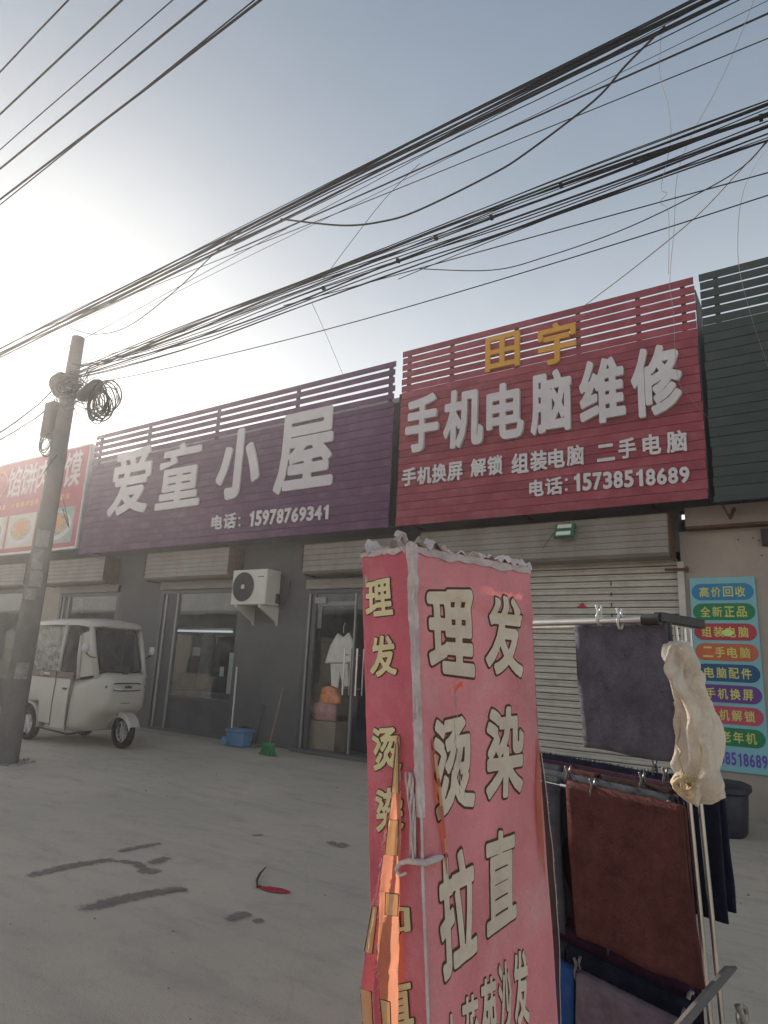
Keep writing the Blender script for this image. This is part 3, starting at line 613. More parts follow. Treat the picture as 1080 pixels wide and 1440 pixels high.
cloth_body('hanging_coat', 'garment_dark', 'long dark coat hanging low behind the left edge of the glass door', 'coat', -8.05, 1.2, 0.6, 1.7, 0.5, 0.3, 6)
cloth_body('plastic_bag', 'bag_orange', 'shiny orange plastic bag heaped behind the glass door', 'bag', -6.68, 0.24, 0.74, 1.00, 0.42, 0.24, 7)
cloth_body('plastic_bag', 'bag_pink', 'pale pink cloth bag lying under the orange bag inside the door', 'bag', -6.76, 0.22, 0.48, 0.76, 0.5, 0.22, 8, taper=0.8)
b = box('carton', 'carton', None, -7.0, -6.45, 0.12, 0.45, 0.013, 0.47, bevel=0.01); tag(b, 'brown carton on the floor beneath the bags behind the glass door', 'box')
b = box('counter', 'garment_dark', None, -6.6, -6.0, 0.6, 1.0, 0.013, 0.85, bevel=0.01); tag(b, 'low dark counter just inside the right leaf of the glass door', 'counter')

# ------------------------------------------------------------------ signboards
def slat_sign(x0, x1, z0, z1, n, gap, slat_m, label, posts, y=-0.60, open_n=6):
    t = thing('shop_sign', label, 'sign', ((x0 + x1) / 2, y + 0.05, z0))
    p = (z1 - z0 + gap) / n; h = p - gap
    b = MB()
    prof = [(-0.004, 0), (-0.012, 0.002), (-0.013, h * 0.5), (-0.012, h - 0.002), (-0.004, h)]
    b.loft([[(xx, q[0], q[1]) for q in prof] for xx in (x0, x1)]); me = b.mesh('slat')
    prof2 = [(-0.004, 0), (-0.012, 0.002), (-0.013, h * 0.5), (-0.012, h + gap * 0.35), (-0.004, h + gap * 0.42), (-0.003, p - 0.001), (0.0, p - 0.001), (0.0, 0)]
    b = MB(); b.loft([[(xx, q[0], q[1]) for q in prof2] for xx in (x0, x1)]); me2 = b.mesh('slat')      # lower slats are lapped
    for k in range(n):
        o = link('slat', me2 if k < n - open_n else me, slat_m, None); o.parent = t; o.matrix_parent_inverse = t.matrix_world.inverted()
        o.location = (rnd.uniform(-0.008, 0.008), y + 0.018 + rnd.uniform(-0.002, 0.002), z0 + k * p + rnd.uniform(-0.0015, 0.0015)); o.rotation_euler.y = rnd.uniform(-0.0003, 0.0003)
    for xx in posts: box('post', 'post_dark', t, xx - 0.025, xx + 0.025, y + 0.022, y + 0.07, z0 + 0.01, z1 - 0.01)
    for zz in (z0 + 0.03, z0 + (z1 - z0) * 0.62): box('rail', 'post_dark', t, x0 + 0.03, x1 - 0.03, y + 0.072, y + 0.11, zz, zz + 0.05)
    for xx in posts[::2]:
        MB().tube([(xx, y + 0.11, z0 + 0.06), (xx, -0.004, z0 + 0.06)], 0.02, 6).build('brace', 'rust', t)
    return t
SY = -0.60
def posx(pxs, py, y=SY): return [at(a, py, y=y).x for a in pxs]
red = slat_sign(-5.03, -0.945, 3.33, 6.07, 24, 0.020, 'red_slat', 'crimson slatted signboard with white lettering for phone and computer repair, above the closed shutter', [-4.93, -4.2, -3.2, -2.35, -1.6, -1.08])
box('back_frame', 'post_dark', red, -0.945, -0.935, -0.58, -0.10, 3.36, 5.9); 
purple = slat_sign(-12.93, -5.16, 3.33, 5.95, 20, 0.038, 'purple_slat', 'purple slatted signboard with large white characters between the two red signs', posx([150, 215, 308, 417], 560) + [-5.26])
green = slat_sign(-0.885, 3.6, 3.34, 6.08, 24, 0.019, 'green_slat', 'dark green slatted signboard cut off by the right edge of the photo', [-0.72, 0.3, 1.4, 2.5, 3.4])
box('trim', 'green_slat', green, -0.885, 3.6, -0.66, -0.622, 3.27, 3.335)
box('corner_plate', 'post_dark', shops, -5.16, -5.03, -0.45, -0.40, 3.34, 5.45)
# V-shaped steel brace under the green sign
V0, V1, V2 = at(1013, 706, y=-0.45), at(1027, 729, y=-0.3), at(1033, 714, y=-0.1)
t = thing('steel_bracket', 'rusty V-shaped steel bracket hanging below the dark green sign', 'bracket', V1)
MB().tube([V0, V1], 0.016, 4).build('arm', 'rust', t); MB().tube([V1, V2], 0.020, 4).build('arm', 'rust', t)
p = at(1075, 755, y=-0.03); o = box('junction_box', 'post_dark', None, p.x - 0.03, p.x + 0.12, -0.07, -0.003, p.z - 0.1, p.z + 0.09, bevel=0.006); tag(o, 'small dark junction box on the tan wall at the right edge', 'junction box')

WL = dict(thick=0.05)
for ch, q in (('手', (572.5, 618.5, 557, 636)), ('机', (626, 681, 548, 630)), ('电', (686, 738, 540, 619)), ('脑', (748, 805, 522.5, 610)), ('维', (816, 880, 506, 597)), ('修', (888.5, 960, 487.5, 586))):
    sign_char(ch, q, SY - 0.002, 'letter_white', red, bold=0.035, **WL)
for ch, q in (('田', (684, 732, 471.5, 520)), ('宇', (758, 811, 455, 512.5))): sign_char(ch, q, SY - 0.002, 'letter_gold', red, bold=0.022, thick=0.04)
def row(chars, boxes, m, parent, bold, **k):
    for ch, (l, r, t, b) in zip(chars, boxes): sign_char(ch, (540 + l / 2, 540 + r / 2, 380 + t / 2, 380 + b / 2), SY - 0.002, m, parent, bold=bold, **k)
row('手机换屏解锁组装电脑二手电脑', [(52, 92, 557, 607), (95, 135, 553, 602), (137, 177, 545, 598), (180, 222, 540, 592), (245, 288, 530, 580), (292, 335, 522, 577), (360, 408, 515, 572), (413, 460, 508, 565), (463, 510, 502, 557), (515, 563, 493, 550), (600, 650, 490, 538), (660, 710, 473, 530), (728, 780, 462, 520), (795, 853, 452, 513)], 'letter_white', red, 0.03, thick=0.02)
row('电话', [(410, 450, 590, 637), (455, 503, 583, 632)], 'letter_white', red, 0.03, thick=0.02)
def digits(s, l, r, tl, bl, tr, br, parent, m='letter_white', y=SY - 0.002, bold=0.035, gap=0.12, thick=0.02, depth=0):
    n = len(s); x = l; tot = 0; ws = []
    for i in range(n): ws.append(1 + 0.17 * i / n)
    sw = sum(ws)
    for ch, w in zip(s, ws):
        dw = (r - l) * w / sw; f = ((x - l) + dw / 2) / (r - l); t_, b_ = tl + (tr - tl) * f, bl + (br - bl) * f
        sh = 0.14 if ch == '1' else 0.0
        sign_char(ch, (x + dw * (gap / 2 + sh), x + dw * (1 - gap / 2 - sh), t_, b_), y, m, parent, bold=bold, thick=thick); x += dw
digits('15738518689', 805, 971, 667, 692, 656, 679, red)
for py in (673, 687): sign_char('.', (795, 799, py, py + 4), SY - 0.002, 'letter_white', red, bold=0.0, thick=0.02)
for ch, q in (('爱', (158, 212, 632, 723.5)), ('童', (225, 285, 624, 714)), ('小', (307.6, 366.7, 604, 701)), ('屋', (390, 471, 578.7, 691))):
    sign_char(ch, q, SY - 0.002, 'letter_white', purple, bold={'爱': 0.026, '童': 0.022, '小': 0.045, '屋': 0.028}[ch], thick=0.03)
for ch, q in (('电', (298.5, 313.5, 725, 744.5)), ('话', (315.5, 332.5, 722, 743.5))): sign_char(ch, q, SY - 0.002, 'letter_white', purple, bold=0.03, thick=0.02)
for py in (727, 737): sign_char('.', (336, 339, py, py + 3.5), SY - 0.002, 'letter_white', purple, bold=0.0, thick=0.02)
digits('15978769341', 350, 465, 719.5, 741, 710, 729.8, purple)

# printed light-box sign, far left
def leftsign():
    x0, x1, z0, z1, y = -19.5, -13.05, 3.48, 5.80, -0.60
    t = thing('shop_sign', 'flat printed red light-box sign with white characters and bowls of food, behind the pole', 'sign', (-15, y, z0))
    box('box_body', 'trim_alu', t, x0, x1, y + 0.002, y + 0.16, z0, z1, bevel=0.01)
    box('face', 'light_red', t, x0 + 0.03, x1 - 0.05, y - 0.006, y + 0.001, z0 + 0.04, z1 - 0.03)
    for a, b_, c, d in ((x0, x1 - 0.002, z0 - 0.02, z0 + 0.035), (x0, x1 - 0.002, z1 - 0.028, z1 + 0.01), (x1 - 0.05, x1, z0 + 0.036, z1 - 0.029)): box('trim', 'trim_alu', t, a, b_, y - 0.02, y - 0.007, c, d, bevel=0.004)
    zt, zb = 4.42, 3.62
    for k, (a, b_) in enumerate(((-19.3, -17.6), (-17.5, -16.15), (-16.05, -14.85), (-14.75, -13.3))):
        pn = box('photo_panel', 'print_cream' if k != 3 else 'print_teal', t, a, b_, y - 0.010, y - 0.007, zb, zt)
        cx = (a + b_) / 2; rx_ = (b_ - a) * 0.46
        for rr, zz, m, dy in ((1.0, 0.0, 'letter_white', 0.012), (0.82, 0.04, 'print_food', 0.014), (0.4, 0.08, 'print_orange', 0.0155)):
            e = MB(); nn = 28; e.add([(cx + rx_ * rr * math.cos(2 * math.pi * j / nn), y - dy, (zb + zt) / 2 + zz + 0.33 * rr * math.sin(2 * math.pi * j / nn)) for j in range(nn)], [tuple(range(nn))]); e.build('printed_bowl', m, pn)
    for ch, q in (('馅', (11.8, 30, 657, 699)), ('饼', (31, 51, 652.5, 695)), ('肉', (52.5, 70, 648, 691)), ('夹', (72, 89, 641, 687)), ('馍', (91, 114.5, 635, 684))):
        sign_char(ch, q, y - 0.008, 'letter_white', t, bold=0.012, thick=0.006)
    c = at(3, 682, y=y); MB().torus((c.x, y - 0.012, c.z), 0.30, 0.025, (0, 1, 0), 28, 6).build('round_emblem', 'print_orange', t)
    for k in range(26):
        xx = -19.0 + k * 0.21
        if xx < x1 - 0.3 and k % 7 != 6: box('small_print', 'print_orange', t, xx, xx + 0.13, y - 0.010, y - 0.007, 4.60 + 0.012 * (k % 3), 4.73)
leftsign()

# service list board on the tan wall
def service_board():
    X0, X1, Z0, Z1, y = -1.275, -0.605, 0.44, 2.535, -0.03
    t = thing('service_board', 'pale turquoise poster board listing services in eight coloured lozenges', 'sign', ((X0 + X1) / 2, y, Z0))
    box('panel', 'board_aqua', t, X0, X1, y, -0.002, Z0, Z1, bevel=0.003)
    rows = [('高价回收', 'pill_blue'), ('全新正品', 'pill_green'), ('组装电脑', 'pill_red'), ('二手电脑', 'pill_orange'), ('电脑配件', 'pill_navy'), ('手机换屏', 'pill_purple'), ('手机解锁', 'pill_pink'), ('售老年机', 'pill_green')]
    ph = (Z1 - Z0 - 0.30) / 8
    for k, (s, m) in enumerate(rows):
        zc = Z1 - 0.055 - ph * (k + 0.5); r = ph * 0.42; xa, xb = X0 + 0.02, X1 - 0.02
        pts = [(xb - r + r * math.cos(a), y - 0.004, zc + r * math.sin(a)) for a in [R(-90 + 15 * i) for i in range(13)]] + [(xa + r + r * math.cos(a), y - 0.004, zc + r * math.sin(a)) for a in [R(90 + 15 * i) for i in range(13)]]
        pl = MB().prism(pts, (0, 0.003, 0)).build('lozenge', m, t)
        cw = (xb - xa - 0.14) / 4
        for i, ch in enumerate(s):
            xx = xa + 0.07 + i * cw; character(ch, (xx + cw * 0.08, xx + cw * 0.90, zc - r * 0.62, zc + r * 0.62), 'pill_text', pl, y - 0.0045, bold=0.018, thick=0.003)
    s = '15738518689'; cw = (X1 - X0 - 0.03) / 11
    for i, ch in enumerate(s):
        sh = 0.16 if ch == '1' else 0
        character(ch, (X0 + 0.02 + i * cw + cw * sh, X0 + 0.02 + (i + 0.84 - sh) * cw, Z0 + 0.065, Z0 + 0.20), 'phone_text', t, y - 0.001, bold=0.025, thick=0.003)
    p = at(1023, 890, y=y); pts = [(p.x + 0.055 * math.cos(a) * (1.25 if abs(a) < 0.4 else 1), y - 0.008, p.z + 0.04 * math.sin(a)) for a in [i * math.pi / 7 - math.pi for i in range(14)]]
    o = MB().prism(pts, (0, -0.004, 0)).build('sticker', 'spot_lime'); tag(o, 'small lime leaf-shaped spot at the right end of the red lozenge', 'sticker')  # thin lime leaf-shaped spot set just proud of the board
service_board()

# flood lamp below the red sign
t = thing('flood_lamp', 'small green flood lamp with two white panels under the crimson sign', 'lamp', (-2.67, -0.42, 3.17))
p = at(793, 745, y=-0.48); Xf = Matrix.Translation(p) @ Matrix.Rotation(R(-28), 4, 'X')
MB().box(-0.125, 0.125, 0, 0.05, -0.10, 0.10, Xf).build('housing', 'led_green', t, bevel=0.004)
for a, b_ in ((0.028, 0.085), (-0.085, -0.028)): MB().box(-0.09, 0.09, -0.006, -0.001, a, b_, Xf).build('lamp_panel', 'led_white', t)
MB().tube([p + Vector((0.0, 0.05, 0.05)), p + Vector((0.05, 0.2, 0.16)), p + Vector((0.3, 0.2, 0.17)), p + Vector((0.5, 0.22, 0.13))], 0.008, 6).build('cable', 'cable', t, smooth='all')
MB().tube([p + Vector((-0.12, 0.03, 0.0)), p + Vector((-0.3, 0.08, -0.2))], 0.004, 5).build('cable', 'cable', t)

# ------------------------------------------------------------------ air conditioner
def aircon():
    x0, x1, z0, z1, yf, yb = -8.43, -7.63, 2.25, 2.84, -0.44, -0.10
    t = thing('air_conditioner', 'white outdoor air conditioning unit on brackets between window and door', 'air conditioner', ((x0 + x1) / 2, -0.27, z0))
    box('casing', 'ac_white', t, x0, x1, yf, yb, z0, z1, bevel=0.012)
    cx, cz, r = x0 + 0.275, (z0 + z1) / 2 + 0.005, 0.245
    MB().disc((cx, yf - 0.003, cz), r, (0, 1, 0), 40).build('fan_opening', 'ac_dark', t)
    for rr in [0.05, 0.075, 0.10, 0.125, 0.15, 0.175, 0.20, 0.225, 0.245]: MB().torus((cx, yf - 0.012, cz), rr, 0.0032, (0, 1, 0), 36, 5).build('grille_ring', 'ac_dark', t)
    for k in range(12):
        a = k * math.pi / 6; MB().tube([(cx + 0.04 * math.cos(a), yf - 0.010, cz + 0.04 * math.sin(a)), (cx + r * math.cos(a + .25), yf - 0.010, cz + r * math.sin(a + .25))], 0.003, 5).build('grille_spoke', 'ac_dark', t)
    MB().tube([(cx, yf - 0.005, cz), (cx, yf - 0.02, cz)], 0.04, 20).build('hub', 'ac_white', t)
    for a, b_ in ((0.60, 0.66), (0.67, 0.73)): box('maker_mark', 'ac_dark', t, x0 + a - 0.0, x0 + b_, yf - 0.003, yf - 0.001, z1 - 0.135, z1 - 0.12)
    for k in range(12): box('side_louvre', 'ac_white', t, x1 + 0.001, x1 + 0.007, yf + 0.03, yb - 0.03, z0 + 0.06 + k * 0.04, z0 + 0.07 + k * 0.04)
    box('valve_cover', 'ac_dark', t, x1 + 0.001, x1 + 0.05, yb - 0.10, yb - 0.02, z0 + 0.04, z0 + 0.20, bevel=0.006)
    for xx in (x0 + 0.13, x1 - 0.12):
        pts = [(xx, yf - 0.02, z0 - 0.005), (xx, -0.003, z0 - 0.005), (xx, -0.003, z0 - 0.32), (xx, -0.05, z0 - 0.26), (xx, yf - 0.02, z0 - 0.045)]
        MB().prism(pts, (0.04, 0, 0)).build('bracket', 'ac_white', t)
    MB().tube([(x1 + 0.03, yb - 0.06, z0 + 0.1), (x1 + 0.12, yb - 0.02, z0 + 0.02), (x1 + 0.14, -0.03, z0 + 0.3), (x1 + 0.13, 0.0, z0 + 0.45)], 0.018, 8).build('pipe', 'ac_dark', t, smooth='all')
aircon()

# ------------------------------------------------------------------ bucket, brooms
def tools():
    c = (-7.98, -0.38)
    t = thing('mop_bucket', 'blue plastic mop bucket with a round spout at the foot of the wall', 'bucket', (c[0], c[1], 0))
    def ring(hw, hd, z, r=0.05): return [(c[0] + math.copysign(max(0, abs(math.cos(a)) ** 0.4) * hw, math.cos(a)), c[1] + math.copysign(abs(math.sin(a)) ** 0.4 * hd, math.sin(a)), z) for a in [2 * math.pi * k / 28 for k in range(28)]]
    MB().loft([ring(0.17, 0.12, 0.01), ring(0.20, 0.145, 0.22), ring(0.225, 0.165, 0.235), ring(0.225, 0.165, 0.26), ring(0.20, 0.145, 0.26), ring(0.18, 0.12, 0.04)], caps=True).build('tub', 'bucket_blue', t, smooth=True)
    MB().tube([(c[0] - 0.20, c[1] - 0.10, 0.075), (c[0] - 0.20, c[1] - 0.15, 0.075)], 0.065, 18).build('wheel', 'bucket_blue', t, smooth=True)
    MB().torus((c[0] + 0.07, c[1], 0.30), 0.08, 0.012, (0, 0, 1), 20, 6).build('wringer', 'ac_dark', t)
    t = thing('mop', 'thin white mop handle leaning up from the blue bucket', 'mop', (-8.1, -0.3, 0.05))
    a, b_ = at(326, 1022, y=-0.33), at(333, 938, y=-0.03)
    MB().tube([a - Vector((0, 0, 0.05)), a.lerp(b_, 0.35)], 0.012, 8).build('handle', 'steel', t); MB().tube([a.lerp(b_, 0.36), b_], 0.014, 8).build('grip', 'letter_white', t)
    MB().tube([a - Vector((0, 0, 0.13)), a - Vector((0, 0, 0.05))], [0.09, 0.03], 14).build('mop_head', 'poster_scrap', t)
    t = thing('broom', 'green bristled broom with a long wooden handle leaning on the wall', 'broom', (-7.45, -0.35, 0))
    a, b_ = at(378, 1050, z=0.12), at(398, 968, y=-0.02)
    MB().tube([a, b_], 0.011, 8).build('handle', 'wood_pole', t)
    g = MB(); 
    for k in range(60):
        u = rnd.uniform(-1, 1); g.tube([a + Vector((u * 0.09, rnd.uniform(-.02, .02), 0.02)), (a.x + u * 0.17 + rnd.uniform(-.02, .02), a.y + rnd.uniform(-.05, .03), 0.004)], 0.006, 4)
    g.build('bristles', 'broom_green', t); MB().box(a.x - 0.11, a.x + 0.11, a.y - 0.025, a.y + 0.025, a.z, a.z + 0.05).build('block', 'broom_green', t, bevel=0.008)
    t = thing('dustpan', 'pale dustpan with a dark looped upright handle beside the blue bucket', 'dustpan', (-7.68, -0.4, 0))
    a, b_ = at(359, 1046, z=0.03), at(370, 996, y=-0.05)
    MB().tube([a, b_], 0.010, 8).build('handle', 'ac_dark', t); MB().torus(b_ + Vector((0.0, 0, 0.02)), 0.035, 0.008, (0, 1, 0.1), 16, 6).build('loop', 'ac_dark', t)
    MB().box(a.x - 0.05, a.x + 0.16, a.y - 0.16, a.y + 0.02, 0.005, 0.03).build('pan', 'poster_scrap', t, bevel=0.006)
tools()

# dark tub by the tan wall, right
def tub():
    c = (-1.10, -1.0); t = thing('storage_tub', 'dark navy lidded tub standing on the ground below the turquoise board', 'tub', (c[0], c[1], 0))
    def ring(r, z): return [(c[0] + math.copysign(abs(math.cos(a)) ** 0.55 * r * 1.25, math.cos(a)), c[1] + math.copysign(abs(math.sin(a)) ** 0.55 * r * 0.9, math.sin(a)), z) for a in [2 * math.pi * k / 32 for k in range(32)]]
    MB().loft([ring(0.26, 0.0), ring(0.275, 0.02), ring(0.295, 0.36), ring(0.29, 0.37)]).build('body', 'tub', t, smooth=True)
    MB().loft([ring(0.31, 0.372), ring(0.32, 0.385), ring(0.315, 0.43), ring(0.28, 0.45)]).build('lid', 'tub', t, smooth=True)
tub()

# ------------------------------------------------------------------ utility pole
PY = -3.78
def pole():
    base = Vector((-8.53, PY, 0)); top = Vector((-8.45, PY, 5.68))
    t = thing('utility_pole', 'tapered concrete utility pole with tangled cable coils near its top, left of the tricycle', 'pole', base)
    n = 14; MB().tube([base.lerp(top, k / n) - Vector((0, 0, 0.05 if k == 0 else 0)) for k in range(n + 1)] + [top + Vector((0, 0, 0.012))], [0.15 - 0.065 * k / n for k in range(n + 1)] + [0.07], 28).build('shaft', 'concrete_pole', t, smooth=True)
    def on(z, ang, w, h, m='poster_scrap'):
        b = MB(); r = 0.15 - 0.065 * z / 5.68 + 0.004; cxy = base.lerp(top, z / 5.68)
        def f(u, v):
            a = ang + (u - 0.5) * w / r; rr = r + 0.003 * noise.noise(Vector((u * 6, v * 6, z)))
            return (cxy.x + rr * math.cos(a), cxy.y + rr * math.sin(a), z + (v - 0.5) * h + 0.015 * noise.noise(Vector((u * 9, z, 3))))
        b.grid(f, 8, 8); b.build('poster_remnant', m, t, keep=True)
    cam_ang = math.atan2(CAMY - PY, 8.5)
    for z, da, w, h in ((2.78, -0.1, 0.17, 0.22), (2.5, -0.25, 0.14, 0.26), (2.25, -0.1, 0.16, 0.2), (2.05, -0.3, 0.12, 0.14), (1.1, 0.1, 0.15, 0.2)): on(z, cam_ang + da, w, h)
    # equipment at the top
    c = at(75, 590, y=PY - 0.05); MB().box(c.x - 0.13, c.x + 0.10, c.y - 0.09, c.y + 0.12, c.z - 0.26, c.z + 0.24).build('junction_box', 'equip', t, bevel=0.02)
    c = at(84, 541, y=PY - 0.1)
    lump = MB(); rings = []
    for k in range(9):
        f = k / 8; zz = c.z - 0.17 + 0.34 * f; w = math.sin(math.pi * (0.08 + 0.84 * f)) ** 0.6 * 0.12
        rings.append([(c.x + math.cos(a) * w * (1 + 0.3 * noise.noise(Vector((math.cos(a) * 2, f * 4, 1)))), c.y + math.sin(a) * w, zz) for a in [2 * math.pi * j / 18 for j in range(18)]])
    lump.loft(rings); lump.build('splice_bundle', 'equip', t, smooth='all')
    a_, b_ = at(112, 560, y=PY - 0.12), at(141, 538, y=PY - 0.12)
    MB().tube([a_, a_.lerp(b_, .12), a_.lerp(b_, .85), b_], [0.05, 0.085, 0.085, 0.05], 14).build('splice_closure', 'equip', t, smooth=True)
    for k in range(3): MB().torus(base.lerp(top, (5.0 + 0.07 * k - 0.25) / 5.68), 0.105, 0.012, (0.05 * k, 0.1, 1), 22, 6).build('clamp_band', 'steel_dull', t)
    def coil(px, py, rw, rh, n, m='cable', spread=0.06, name='cable_coil'):
        for k in range(n):
            c = at(px + rnd.uniform(-3, 5), py + rnd.uniform(-6, 6), y=PY - 0.12); s = rnd.uniform(0.75, 1.2); b = MB(); q = rnd.uniform(0, 6)
            ax = (Vector((0.84, 0.54, 0))).normalized()
            pts = [c + ax * rw * s * math.cos(a) * (1 + 0.08 * math.sin(3 * a + q)) + Vector((0, 0, 1)) * rh * s * math.sin(a) * (1 + 0.06 * math.sin(2 * a + q)) + Vector((-0.5, 0.8, 0)) * spread * math.sin(a + q) for a in [2 * math.pi * i / 26 for i in range(27)]]
            b.tube(pts, rnd.choice([0.005, 0.007, 0.009]), 5, caps=False); b.build(name, m, t, smooth='all')
    coil(138, 568, 0.13, 0.20, 13); coil(149, 560, 0.12, 0.20, 6, 'cable_grey'); coil(130, 575, 0.08, 0.13, 5); coil(104, 545, 0.10, 0.12, 6, 'cable', 0.12)
    coil(66, 625, 0.08, 0.13, 6, 'cable_grey')
    coil(92, 540, 0.13, 0.12, 5, 'cable', 0.1)
    pts = [at(x_, y_, y=PY - 0.17) for x_, y_ in ((80, 640), (68, 655), (62, 665))]; MB().tube(pts, 0.008, 6).build('tail_wire', 'cable', t)
    pts = [at(x_, y_, y=PY - 0.17) for x_, y_ in ((88, 698), (94, 725), (97, 742), (94, 735), (88, 715))]; MB().tube(pts, 0.005, 6).build('tail_wire', 'cable', t)
    for k in range(34):
        a = at(rnd.uniform(78, 125), rnd.uniform(520, 575), y=PY - 0.16); b_ = at(rnd.uniform(68, 145), rnd.uniform(512, 600), y=PY - 0.13); m_ = (a + b_) / 2 + Vector((0, -0.03, -rnd.uniform(0.02, 0.1)))
        MB().tube([a, a.lerp(m_, .5) + Vector((0, 0, .01)), m_, b_.lerp(m_, .5), b_], 0.006, 5).build('tangled_wire', 'cable', t, smooth='all')
pole()
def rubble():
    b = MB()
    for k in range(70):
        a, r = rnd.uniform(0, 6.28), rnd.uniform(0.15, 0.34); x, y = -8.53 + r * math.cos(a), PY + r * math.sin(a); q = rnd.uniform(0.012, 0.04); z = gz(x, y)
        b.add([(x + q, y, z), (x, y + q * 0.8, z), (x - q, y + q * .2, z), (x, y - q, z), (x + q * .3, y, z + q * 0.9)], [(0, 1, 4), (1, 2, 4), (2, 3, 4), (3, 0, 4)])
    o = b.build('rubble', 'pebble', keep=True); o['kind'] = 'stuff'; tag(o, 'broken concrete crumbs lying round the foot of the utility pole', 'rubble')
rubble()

# ------------------------------------------------------------------ overhead cables
def cable(pts, r, label, cat='cable', group=None, m='cable', name='overhead_cable'):
    o = MB().tube(pts, r, 6, caps=False).build(name, m, None, smooth='all'); return tag(o, label, cat, group)
def fit(pxs, y, ext=(-22, 12), n=40, dz=0.0, wob=0.0, seed=0, dy=0.0):
    P = [at(a, b, y=y) for a, b in pxs]; X = np.array([p.x for p in P]); Z = np.array([p.z for p in P]); c = np.polyfit(X, Z, 2 if len(P) > 2 else 1)
    if len(P) > 2 and abs(c[0]) > 0.012: c = np.polyfit(X, Z, 1)
    out = []
    for i in range(n + 1):
        xx = ext[0] + (ext[1] - ext[0]) * i / n
        xc = min(max(xx, X.min() - 6), X.max() + 6); z = np.polyval(c, xc)
        out.append(Vector((xx, y + dy + 0.03 * noise.noise(Vector((xx * 0.3, seed, 4))), z + dz + wob * noise.noise(Vector((xx * 0.35, seed, 0))))))
    return out
# lower bundle, carried by the pole
B2 = [(140, 524), (300, 456), (440, 407), (600, 350), (750, 292), (900, 232), (1080, 168)]
g2 = 'black cables packed in the lower overhead bundle'
l2 = 'black cable running in the packed lower bundle from the concrete pole to the upper right'
for k in range(18):
    dz = max(-0.13, min(0.13, rnd.gauss(0, 0.065))); pts = fit(B2, PY - 0.12, (-8.3, 12), 60, dz, 0.09, k, rnd.gauss(0, 0.08))
    s = len(pts)
    for i, p in enumerate(pts):
        f = min(1, (p.x + 8.3) / 2.5); tgt = Vector((-8.3, PY - 0.12, 5.02 if k % 3 else 5.22)); pts[i] = tgt.lerp(p, f) if f < 1 else p
    cable(pts, rnd.choice([0.004, 0.005, 0.006, 0.009]), l2, group=g2)
for k in range(4):
    pts = fit(B2, PY - 0.12, (-20, -8.5), 24, -0.2 - 0.1 * (k % 2) , 0.03, 30 + k, 0)
    for i, p in enumerate(pts): f = min(1, (-8.5 - p.x) / 2.0); pts[i] = Vector((-8.6, PY - 0.1, 5.05 - 0.3 * (k % 2))).lerp(Vector((p.x, p.y, p.z - 0.25)), f)
    cable(pts, 0.009, 'black cable leaving the pole towards the left edge of the photo', group='cables leaving the pole on its left')
ms = fit([(130, 512), (300, 440), (430, 385), (615, 330), (700, 303), (790, 262), (900, 225), (1080, 158)], PY - 0.15, (-8.3, 12), 46, 0, 0.01, 50)
cb = cable(ms, 0.007, 'messenger wire with small clamps running just above the lower bundle')
for px, py in ((613, 334), (691, 305), (789, 260), (893, 226), (560, 366), (455, 405), (1070, 165)):
    c = at(px, py, y=PY - 0.15); MB().box(c.x - 0.012, c.x + 0.012, c.y - 0.02, c.y + 0.02, c.z - 0.02, c.z + 0.012).build('clamp', 'cable', cb)
cable(fit([(150, 512), (430, 392), (650, 315), (850, 240), (1080, 160)], PY - 0.2, (-8.3, 12), 46, 0, 0.02, 51), 0.006, 'thin wire following closely below the clamped messenger wire')
# upper bundle, passing above the pole
B1 = [(70, 462), (200, 392), (300, 346), (400, 299), (550, 222), (700, 146), (800, 96), (900, 44), (1000, -2)]
g1 = 'black cables packed in the upper overhead bundle'; l1 = 'black cable running in the upper overhead bundle that clears the pole top'
for k in range(11):
    fan = rnd.gauss(0, 0.045); pts = fit(B1, -4.0, (-24, 12), 50, fan, 0.06, 60 + k, rnd.gauss(0, 0.05))
    cable(pts, rnd.choice([0.005, 0.006, 0.007, 0.010]), l1, group=g1)
for q, r, lab in (([(330, 355), (540, 248), (700, 200), (850, 125), (1080, 14)], 0.009, 'heavy black cable dropping away below the upper bundle to the right edge'),
                  ([(320, 362), (540, 270), (700, 205), (850, 160), (1080, 48)], 0.005, 'thin wire below the heavy cable that leaves the upper bundle'),
                  ([(190, 425), (400, 335), (540, 262), (700, 170), (870, 60), (970, 2)], 0.004, 'fine wire hanging slightly under the upper bundle'),
                  ([(170, 440), (400, 352), (540, 281), (680, 195), (790, 125)], 0.003, 'finest wire strung lowest beneath the upper bundle'),
                  ([(250, 515), (400, 478), (540, 442), (700, 395), (900, 332), (1080, 275)], 0.005, 'lone straight wire crossing above the signboards below both bundles'),
                  ([(400, 420), (540, 395), (640, 375), (740, 345), (920, 285), (1080, 230)], 0.005, 'wire sagging beneath the lower bundle towards the right edge'),
                  ([(560, 392), (700, 338), (840, 280), (960, 235), (1080, 195)], 0.004, 'fine wire splitting off under the lower bundle at right')):
    cable(fit(q, -3.6, (-12 if q[0][0] < 330 else at(*q[0], y=-3.6).x, 9), 40), r, lab)
